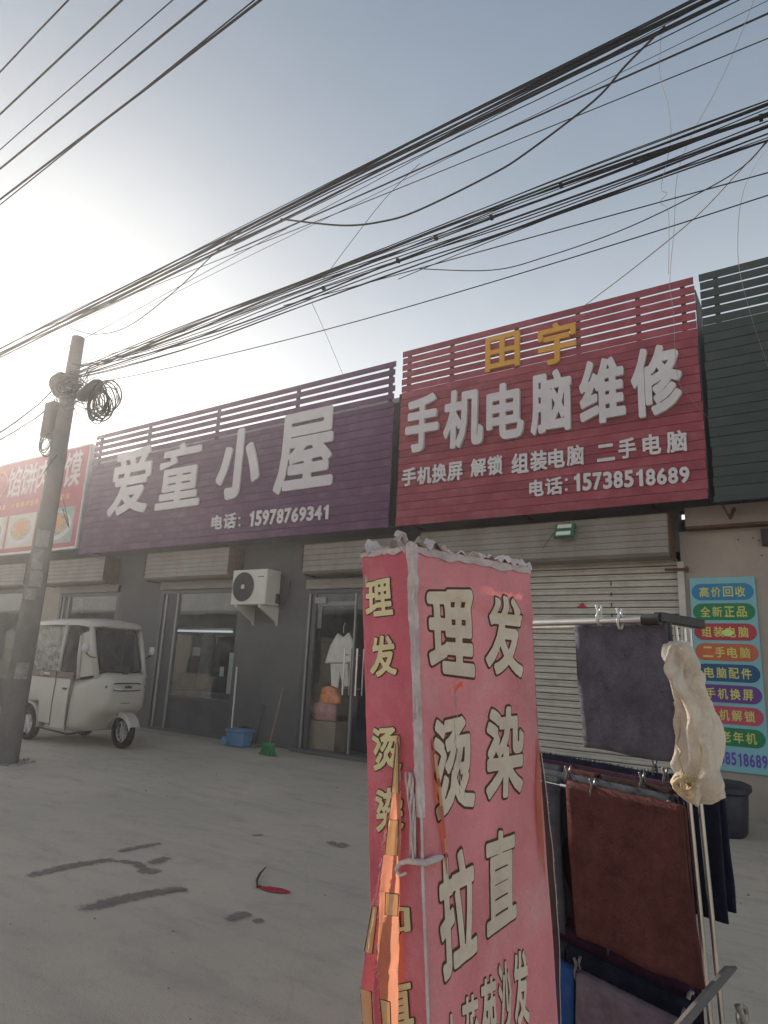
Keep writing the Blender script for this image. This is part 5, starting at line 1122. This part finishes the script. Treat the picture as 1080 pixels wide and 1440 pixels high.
def torn():
    t = adcol
    def flap(path, m, name, gold=(), seg=140):
        """path rows: (z, base a or e centre px, half width, outward offset, twist)"""
        b = MB(); rows = []
        for z, c, w, off, tw in path: rows.append((z, c, w, off, tw))
        def f(u, v):
            k = v * (len(rows) - 1); i = min(int(k), len(rows) - 2); r = k - i; r = r * r * (3 - 2 * r)
            z, c, w, off, tw = [rows[i][q] + (rows[i + 1][q] - rows[i][q]) * r for q in range(5)]
            s = (u - 0.5) * 2; jag = 0.0035 * noise.noise(Vector((v * 70, s * 2, 5))) * abs(s) ** 3 + 0.0025 * noise.noise(Vector((v * 14, s, 2))) * abs(s)
            return col_pt(0, 0, z) + DE * (c + w * s * math.cos(tw) + jag) + NS * (off + w * s * math.sin(tw) + 0.004 * math.sin(math.pi * u) + 0.002 * noise.noise(Vector((u * 5, v * 20, 2))))
        b.grid(f, 10, seg); o = b.build(name, m, t, smooth='all', keep=True)
        for k, (v0, v1, u0, u1) in enumerate(gold):
            g = MB(); g.grid(lambda u, v: f(u0 + (u1 - u0) * u, v0 + (v1 - v0) * v) + NS * 0.0015, 5, 6); g.build('torn_print', 'print_gold', o, smooth='all', keep=True)
            g = MB(); g.tube([f(u0, v0) + NS * .002, f(u0, v1) + NS * .002, f(u1, v1) + NS * .002, f(u1, v0) + NS * .002, f(u0, v0) + NS * .002], 0.0012, 4); g.build('torn_print_outline', 'print_brown', o)
        fr = MB()
        for k in range(170):
            v = rnd.random(); u = rnd.choice([0, 1]); p = f(u, v); fr.tube([p, p + DE * (-0.006 if u == 0 else 0.006) * rnd.random() * (1 if u else 1) + Vector((0, 0, -rnd.uniform(0.002, 0.012))) + NS * 0.004], 0.0004, 3)
        fr.build('frayed_threads', 'tape_white', o); return o
    flap([(1.235, 0.062, 0.002, 0.006, 0.3), (1.12, 0.066, 0.010, 0.012, 0.5), (1.02, 0.072, 0.018, 0.020, 0.6), (0.90, 0.080, 0.023, 0.030, 0.65), (0.75, 0.085, 0.024, 0.036, 0.6), (0.60, 0.080, 0.016, 0.034, 0.5), (0.50, 0.074, 0.012, 0.026, 0.4)],
         'fabric_torn', 'torn_strip', [(0.04, 0.20, 0.1, 0.95), (0.27, 0.40, 0.1, 0.9), (0.50, 0.56, 0.0, 0.6), (0.74, 0.80, 0.35, 1.0)])
    flap([(1.06, 0.105, 0.002, 0.008, 0.2), (0.95, 0.115, 0.006, 0.018, 0.3), (0.86, 0.130, 0.010, 0.028, 0.4), (0.76, 0.148, 0.014, 0.036, 0.4), (0.68, 0.160, 0.016, 0.040, 0.4), (0.60, 0.158, 0.014, 0.036, 0.4)],
         'fabric_side', 'torn_strip', [(0.42, 0.60, 0.2, 1.0), (0.78, 0.97, 0.05, 1.0)])
    # slit strip on the wide face, lit through
    b = MB()
    def f2(u, v):
        z = 1.235 - 0.29 * v; w = 0.010 * math.sin(math.pi * min(0.97, 0.08 + v * 0.9)); c = WW * (0.105 + (1.235 - z) * 0.22)
        return wide_pt(c + w * (u - .5) * 2, z, 0.004 + 0.010 * math.sin(math.pi * v) * (1 - u))
    b.grid(f2, 4, 40); o = b.build('torn_strip', 'fabric_torn', t, smooth='all', keep=True)
    for v0, v1 in ((0.12, 0.3), (0.36, 0.5), (0.74, 0.84)): g = MB(); g.grid(lambda u, v: f2(0.1 + 0.8 * u, v0 + (v1 - v0) * v) + NW * 0.0012, 3, 4); g.build('torn_print', 'print_gold', o, keep=True)
    # right edge: flap curling away from the frame with the dark inside behind it
    b = MB()
    def f3(u, v):
        z = 1.21 - 0.68 * v; k = math.sin(math.pi * min(1, v * 1.0)) ** 0.8
        return wide_pt(WW, z, 0) + DU * (0.001 + 0.034 * k * u) + NW * (0.002 - 0.010 * k * u + 0.004 * noise.noise(Vector((v * 9, u, 1))))
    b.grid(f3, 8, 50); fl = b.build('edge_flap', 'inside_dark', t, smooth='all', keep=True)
    MB().tube([f3(1, k / 40) for k in range(41)], 0.0016, 5).build('frayed_edge', 'tape_white', fl, smooth='all')
    fr = MB()
    for k in range(60): p = f3(1, rnd.uniform(0, 0.6)); fr.tube([p, p + DU * rnd.uniform(0.002, 0.008) + Vector((0, 0, rnd.uniform(-0.012, 0.003)))], 0.0004, 3)
    fr.build('frayed_threads', 'tape_white', fl)
    b = MB()
    def f4(u, v):
        z = 1.225 - 0.34 * v; c = WW * (0.985 - 0.035 * v ** 0.8); w = 0.009 * math.sin(math.pi * min(0.97, 0.05 + v * 0.92)); return wide_pt(c + w * (u - 1) * 2, z, 0.005 + 0.006 * v)
    b.grid(f4, 4, 30); b.build('torn_strip', 'fabric_torn', t, smooth='all', keep=True)
torn()

# ------------------------------------------------------------------ towel rack
RA = Vector((-0.411, -6.313, 1.56)); RT = Vector((-0.93, 0.368, 0)).normalized(); RS = Vector((0.368, 0.93, 0)).normalized()
RL = Vector((0.834, 0.552, 0)) * 0.03
def rp(t, s, z): return RA + RT * t + RS * s + Vector((0, 0, z - RA.z)) + RL * (RA.z - z)
ZM, ZL = 1.05, 0.53
rack = thing('drying_rack', 'two-tier steel towel drying rack standing right of the advertising column', 'rack', (rp(0.5, 0.15, 0).x, rp(0.5, 0.15, 0).y, 0))
def build_rack():
    t = rack
    MB().tube([rp(-0.0, 0, 1.56), rp(1.0, 0, 1.56)], 0.0105, 12).build('top_rail', 'steel', t, smooth=True)
    MB().tube([rp(0.02, 0.03, 1.545), rp(1.0, 0.03, 1.545)], 0.006, 8).build('top_rail', 'steel_dull', t, smooth=True)
    b = MB(); A, B_ = rp(-0.012, -0.004, 1.567), rp(-0.012, 0.225, 1.562)
    d = (B_ - A); s = RT * 0.014; h = Vector((0, 0, 0.014)); b.add([A - s - h, A + s - h, A + s + h, A - s + h, B_ - s - h, B_ + s - h, B_ + s + h, B_ - s + h], [(0, 1, 2, 3), (4, 5, 6, 7), (0, 1, 5, 4), (1, 2, 6, 5), (2, 3, 7, 6), (3, 0, 4, 7)])
    b.build('end_bar', 'black_plastic', t, bevel=0.003)
    MB().tube([rp(0.035, 0, 1.56), rp(-0.02, 0, 1.56)], 0.017, 12).build('end_cap', 'black_plastic', t, smooth=True)
    for s in (0.075, 0.105, 0.150, 0.180): MB().tube([rp(0.0, s, 1.55), rp(0.0, s + (0.03 if s < .12 else -0.02), 1.05)], 0.0055, 8).build('upright', 'steel', t, smooth=True)
    for s, r in ((0.10, 0.0075), (0.155, 0.0075)): MB().tube([rp(0.0, s, 1.10), rp(-0.012, s + 0.0, 0.40)], r, 10).build('upright', 'steel', t, smooth=True)
    for s in (0.10, 0.155): MB().tube([rp(1.0, s, 1.55), rp(1.0, s, 0.38)], 0.010, 10).build('upright', 'steel', t, smooth=True)
    A, B_ = at(1030, 1362, Z=1.66), at(945, 1462, Z=1.50); d = (B_ - A); B_ = A + d * 3.2; w = Vector(rx) * 0.015
    MB().prism([A - w, A + w, B_ + w, B_ - w], Vector(rz) * -0.012).build('leg', 'leg_grey', t, bevel=0.002)
    for tt in (1.0,):
        for sg in (-1, 1): MB().prism([rp(tt, 0.16, 0.55) - RS * 0.0 + Vector((0, 0, 0.03)), rp(tt, 0.16, 0.55) - Vector((0, 0, 0.03)), rp(tt, 0.16 + sg * 0.32, 0.0) - Vector((0, 0, 0.0)), rp(tt, 0.16 + sg * 0.32, 0.05)], RT * 0.02 * (1 if sg > 0 else -1)).build('leg', 'steel_dull', t)
        MB().prism([rp(tt, 0.10, 0.46), rp(tt, 0.24, 0.46), rp(tt, 0.24, 0.40), rp(tt, 0.10, 0.40)], RT * -0.03).build('hinge_plate', 'steel_dull', t)
    MB().torus(rp(-0.03, 0.22, 0.52), 0.022, 0.006, RT, 16, 6).build('locking_ring', 'steel', t)
    MB().tube([rp(-0.03, 0.2, 0.55), rp(-0.045, 0.215, 0.49), rp(-0.03, 0.23, 0.46)], 0.009, 8).build('locking_lever', 'steel_dull', t)
    for z in (ZM, ZL):
        for s in (-0.01, 0.10, 0.20, 0.30, 0.40): MB().tube([rp(0.48 * max(s, 0), s, z), rp(1.05, s, z)], 0.005, 8).build('rail', 'steel', t, smooth=True)
        for tt, k_ in ((0.005, 0.48), (1.0, 0)): MB().tube([rp(tt, -0.02, z), rp(tt + k_ * 0.42, 0.42, z)], 0.006, 8).build('arm', 'steel_dull', t, smooth=True)
build_rack()
def towel(t0, t1, s, z, front, back, m, label, seed=0, fringe=False, thick=0.006, sag=0.0, wav=0.012, cut=None, drift=0.0, name='towel', dens=0):
    """a folded towel hung over a rail; front side towards the camera"""
    b = MB(); L_ = front + back; nu, nv = max(10, int((t1 - t0) / 0.02)), max(14, int(L_ / 0.02)); r = 0.011
    def f(u, v, o=0.0):
        d = v * L_ - back; tt = t0 + (t1 - t0) * u
        w = 1.2 * wav * noise.noise(Vector((tt * 9, d * 1.6, seed))) + 0.35 * wav * noise.noise(Vector((tt * 22, d * 9, seed)))
        edge = 0.006 * noise.noise(Vector((d * 7, seed, u))) ; arc = math.pi * r / 2
        if abs(d) < arc: a = d / r; ds, dz = -math.sin(a) * (r + o), math.cos(a) * (r + o)
        else:
            sg = 1 if d > 0 else -1; dd = abs(d) - arc; ds = -sg * (r + o + 0.01 * min(1, dd * 6) + (w if sg > 0 else -w) * min(1, dd * 8)); dz = -dd * (1 + 0.01 * math.sin(tt * 20))
        if fringe: dz += 0.0
        return rp(tt + edge * 0.7 + drift * max(0, d) , s + ds, z + dz - sag * math.sin(math.pi * u) * 0.02)
    b.grid(f, nu, nv); o = b.build(name, m, None, smooth='all', keep=True); tag(o, label, 'towel')
    so = o.modifiers.new('solid', 'SOLIDIFY'); so.thickness = thick; so.offset = 0
    fr = MB()
    N_ = int((t1 - t0) * (900 if fringe else 420)); 
    for k in range(N_):
        u = rnd.random(); d = rnd.gauss(0, 0.012 if fringe else 0.014); v = (d + back) / L_; p = f(u, v, thick / 2)
        n = Vector((rnd.uniform(-1, 1), rnd.uniform(-1, 1), rnd.uniform(0.5, 1.5))).normalized() * rnd.uniform(0.004, 0.012 if fringe else 0.005)
        fr.tube([p, p + n], [0.0012 if fringe else 0.0008, 0.0003], 3, caps=False)
    # loose pile along the side edges
    for k in range(int(L_ * 260)):
        v = rnd.random(); u = rnd.choice([0.0, 1.0]); p = f(u, v, 0); n = RT * (-1 if u == 0 else 1) * rnd.uniform(0.001, 0.004) + Vector((rnd.uniform(-.002, .002),) * 3)
        fr.tube([p, p + n], [0.0008, 0.0003], 3, caps=False)
    if dens:      # loops of the terry cloth on the side facing the street
        for k in range(dens):
            u, v = rnd.random(), (back - 0.02 + (front + 0.02) * rnd.random()) / L_; p = f(u, v, thick / 2)
            n = (RS * -1 + Vector((rnd.uniform(-.9, .9), rnd.uniform(-.9, .9), rnd.uniform(-1.2, .6)))).normalized() * rnd.uniform(0.0015, 0.004); w_ = Vector((rnd.uniform(-1, 1), rnd.uniform(-1, 1), rnd.uniform(-1, 1))) * 0.0009
            fr.v += [tuple(p - w_), tuple(p + w_), tuple(p + n)]; i_ = len(fr.v); fr.f.append((i_ - 3, i_ - 2, i_ - 1))
    q = fr.build('pile', m, o, keep=True); q['kind'] = 'stuff'
    return o
towel(-0.025, 0.305, 0.032, 1.549, 0.395, 0.36, 'towel_blue_grey', 'blue-grey towel folded over the top rail of the rack, hanging alone', 1, drift=-0.05, dens=14000)
towel(-0.05, 0.335, -0.01, ZM + .005, 0.425, 0.30, 'towel_maroon', 'large maroon towel hung at the very front of the middle tier', 2, drift=-0.07, dens=20000)
towel(0.365, 0.76, 0.0, ZM + .005, 0.44, 0.4, 'towel_slate', 'dark slate towel on the front middle rail, beside the advertising column', 3, dens=6000)
towel(0.335, 0.39, 0.04, ZM - .0, 0.42, 0.4, 'towel_brown', 'narrow dark brown towel showing between slate and maroon ones', 4)
towel(0.04, 0.55, 0.10, ZM + .008, 0.45, 0.40, 'towel_slate', 'charcoal towel directly behind the large maroon one', 5)
towel(0.56, 0.95, 0.10, ZM + .008, 0.35, 0.35, 'towel_orange', 'rust orange towel just behind the slate towel on the middle tier', 6)
towel(0.38, 0.52, 0.20, ZM + .01, 0.35, 0.35, 'towel_maroon', 'dull red fold of towel in the middle of the third rail', 7)
towel(0.10, 0.37, 0.20, ZM + .008, 0.42, 0.40, 'towel_brown', 'dark brown towel on the third rail of the middle tier, right part', 8)
towel(0.53, 0.98, 0.20, ZM + .008, 0.42, 0.40, 'towel_slate', 'grey towel on the third rail beside the dull red fold', 9)
towel(0.16, 0.98, 0.30, ZM + .010, 0.35, 0.35, 'towel_wine', 'wine coloured towel on the fourth rail, under the shaggy one', 10)
towel(0.21, 0.99, 0.40, ZM + .012, 0.42, 0.40, 'towel_navy', 'shaggy navy towel with tufted top on the rearmost middle rail', 11, fringe=True)
towel(0.0, 0.115, 0.27, ZM + .02, 0.36, 0.34, 'towel_navy', 'long dark blue towel hanging beyond the uprights at the right end', 12, dens=3000)
towel(-0.02, 0.325, -0.01, ZL + .005, 0.40, 0.35, 'towel_mauve', 'greyish mauve towel at the bottom front of the rack', 13, dens=9000)
towel(0.335, 0.60, -0.01, ZL + .005, 0.40, 0.35, 'towel_blue', 'bright blue towel at the bottom front beside the column', 14)
towel(0.04, 0.45, 0.10, ZL + .01, 0.42, 0.40, 'towel_navy', 'navy towel on the bottom tier directly behind the mauve one', 15)
towel(0.10, 0.9, 0.20, ZL + .01, 0.42, 0.40, 'towel_wine', 'dark wine towel in the middle of the bottom tier', 16)
towel(0.16, 0.92, 0.31, ZL + .012, 0.42, 0.40, 'towel_navy', 'dark navy towel on the fourth rail of the bottom tier', 17)
towel(0.46, 0.9, 0.10, ZL + .01, 0.42, 0.40, 'towel_slate', 'slate towel on the bottom tier behind the bright blue one', 18)
towel(0.21, 0.9, 0.41, ZL + .012, 0.42, 0.40, 'towel_brown', 'dark brown towel on the rearmost rail of the bottom tier', 19)
def clip(t_, s, z, label, m='clip', sc=1.0):
    c = rp(t_, s, z); th = thing('towel_clip', label, 'clip', c)
    for sg in (-1, 1):
        P = [c + RS * sg * 0.004 * sc + Vector((0, 0, -0.028)) * sc, c + RS * sg * 0.012 * sc, c + RS * sg * 0.004 * sc + Vector((0, 0, 0.012)) * sc, c + RS * sg * 0.014 * sc + Vector((0, 0, 0.034)) * sc]
        MB().tube([P[0], P[0].lerp(P[1], .5) + RS * sg * .004, P[1], P[2], P[3]], 0.0042 * sc, 6).build('jaw', m, th, smooth='all')
    MB().torus(c + Vector((0, 0, 0.008)) * sc, 0.009 * sc, 0.0028 * sc, RS, 14, 6).build('spring', m, th)
for px_t, s, z, lab, m in ((0.37, 0.035, ZM + .02, 'dark clip between the slate and maroon towels on the middle tier', 'clip'), (0.24, -0.01, ZM + .005, 'copper toned clip pinching the top edge of the large maroon towel', 'clip'), (0.30, 0.40, ZM + .035, 'dark clip standing on the shaggy navy towel at the back', 'clip'),
                           (0.20, 0.18, ZM + .02, 'dark clip on the third rail, left of its twin', 'clip'), (0.19, 0.29, ZM + .03, 'dark clip on the fourth rail, right of its twin', 'clip'), (0.33, -0.01, ZL + .015, 'dark clip joining the bright blue and mauve towels', 'clip'),
                           (0.37, 0.20, ZL + .02, 'dark clip on the wine towel of the bottom tier', 'clip'), (0.19, 0.0, 1.575, 'clear plastic clip upright on the top rail above the blue-grey towel', 'clip_clear'), (0.115, 0.0, 1.562, 'clear plastic clip, the lower one on the top rail', 'clip_clear')):
    clip(px_t, s, z, lab, m)

# cream cloth wrapped round the rack's uprights
def wrap_cloth():
    t = thing('wrapped_cloth', 'sunlit cream cloth with brown stains twisted round the end uprights of the rack', 'cloth', rp(0, 0.16, 0.9))
    prof = [(902, 946, 968), (908, 940, 972), (925, 938, 975), (960, 941, 980), (985, 947, 996), (1010, 953, 1007), (1040, 958, 1012), (1075, 958, 1011), (1100, 953, 1010), (1115, 958, 1008), (1124, 968, 996), (1130, 976, 986)]
    ax = Vector(rx); rings = []; n = 72; K = 110
    for k in range(K + 1):
        f = k / K * (len(prof) - 1); i = min(int(f), len(prof) - 2); r_ = f - i; y_, l_, r2 = [prof[i][q] + (prof[i + 1][q] - prof[i][q]) * r_ for q in range(3)]
        Zc = 1.865 - 0.15 * (y_ - 902) / 228; A, B_ = at(l_, y_, Z=Zc), at(r2, y_, Z=Zc); c = (A + B_) / 2; hw = (B_ - A).length / 2; dep = min(hw * 1.0, 0.06); fw_ = Vector(rz).normalized()
        ring = []
        for j in range(n):
            a = 2 * math.pi * j / n; z_ = y_ / 100
            fold = 0.0125 * math.sin(3.0 * a + z_ * 3.3 + 1.2 * math.sin(z_ * 4)) + 0.0075 * math.sin(7 * a - z_ * 4.0 + math.sin(z_ * 9)) + 0.004 * noise.noise(Vector((math.cos(a) * 2.5, math.sin(a) * 2.5, z_ * 6))) + 0.0015 * noise.noise(Vector((math.cos(a) * 9, math.sin(a) * 9, z_ * 30)))
            s = 1 if (0 < k < K) else 0.4
            s = s * min(1, 0.3 + k / 3) * min(1, 0.3 + (K - k) / 4)
            fold *= 0.2 + 0.8 * min(1, k / 24)
            ring.append(c + ax * math.cos(a) * (hw * s + fold * s) + fw_ * math.sin(a) * (dep * s + fold * s * 1.3))
        rings.append(ring)
    MB().loft(rings).build('cloth', 'cloth_cream', t, smooth='all')
    # knot of lace and the hanging cord
    b = MB(); c0 = at(964, 1104, Z=1.69)
    for k in range(9):
        q = rnd.uniform(0, 6); rr = rnd.uniform(0.012, 0.028)
        b.tube([c0 + Vector(rx) * rr * 0.8 * math.cos(a) * (1 + .2 * math.sin(3 * a + q)) + Vector((0, 0, 1)) * rr * math.sin(a) + Vector(rz) * 0.012 * math.sin(a * 2 + q) for a in [2 * math.pi * i / 16 for i in range(17)]], rnd.uniform(0.003, 0.007), 6, caps=False)
    b.build('knot', 'cloth_knot', t, smooth='all')
    pts = [at(x_, y_, Z=1.865 - 0.15 * (y_ - 902) / 228 - d_) for x_, y_, d_ in ((954, 985, 0), (956, 1030, 0), (952, 1048, 0), (958, 1058, 0.02), (954, 1066, 0.03), (961, 1088, 0.05), (970, 1096, 0.065), (980, 1094, 0.07), (984, 1080, 0.07), (987, 1060, 0.07), (985, 1045, 0.07))]
    b = MB(); P = []
    for i in range(len(pts) - 1):
        for s in range(4): P.append(pts[i].lerp(pts[i + 1], s / 4))
    P.append(pts[-1]); MB().tube(P, 0.0028, 6).build('cord', 'cloth_knot', t, smooth='all')
wrap_cloth()

# ------------------------------------------------------------------ low houses across the street, seen only in the shop glass
def opposite():
    for k, (a, b_, h) in enumerate(((-75, -42, 4.4), (-41.8, -22, 4.3), (-21.8, 0, 4.6), (0.2, 18, 4.9))):
        t = thing('street_house', ['low house opposite mirrored at the far left of the shop glass', 'taller low house opposite mirrored in the wide window', 'low house opposite standing behind the viewer', 'flat roofed house opposite at the right end of the street'][k], 'building', ((a + b_) / 2, -26, 0))
        box('wall', 'far_wall', t, a, b_, -31, -25, 0, h); box('roof', 'roof_cap', t, a - 0.2, b_ + 0.2, -31.2, -24.7, h + .002, h + 0.25)
        n = 8
        for i in range(n):
            x_ = a + (b_ - a) * (i + 0.5) / n
            if i % 2: box('window', 'frame_dark', t, x_ - 0.7, x_ + 0.7, -24.998, -24.95, 1.0, 2.4)
            else: box('door', 'shutter', t, x_ - 1.2, x_ + 1.2, -24.998, -24.95, 0, 2.8)
opposite()

# ------------------------------------------------------------------ hazy air
def haze():
    m = bpy.data.materials.new('haze_air'); m.use_nodes = True; N, L = m.node_tree.nodes, m.node_tree.links
    for n in list(N):
        if n.type == 'BSDF_PRINCIPLED': N.remove(n)
    v = N.new('ShaderNodeVolumePrincipled'); v.inputs['Color'].default_value = (0.93, 0.91, 0.90, 1); v.inputs['Density'].default_value = HAZE; v.inputs['Anisotropy'].default_value = 0.70
    L.new(v.outputs[0], [n for n in N if n.type == 'OUTPUT_MATERIAL'][0].inputs['Volume'])
    o = MB().box(-205, 155, -205, 155, -1.0, 9.5).build('haze', m); o['kind'] = 'stuff'; tag(o, 'thin pale dusty haze filling the air over the street', 'haze')
HAZE = 0.004
if HAZE: haze()
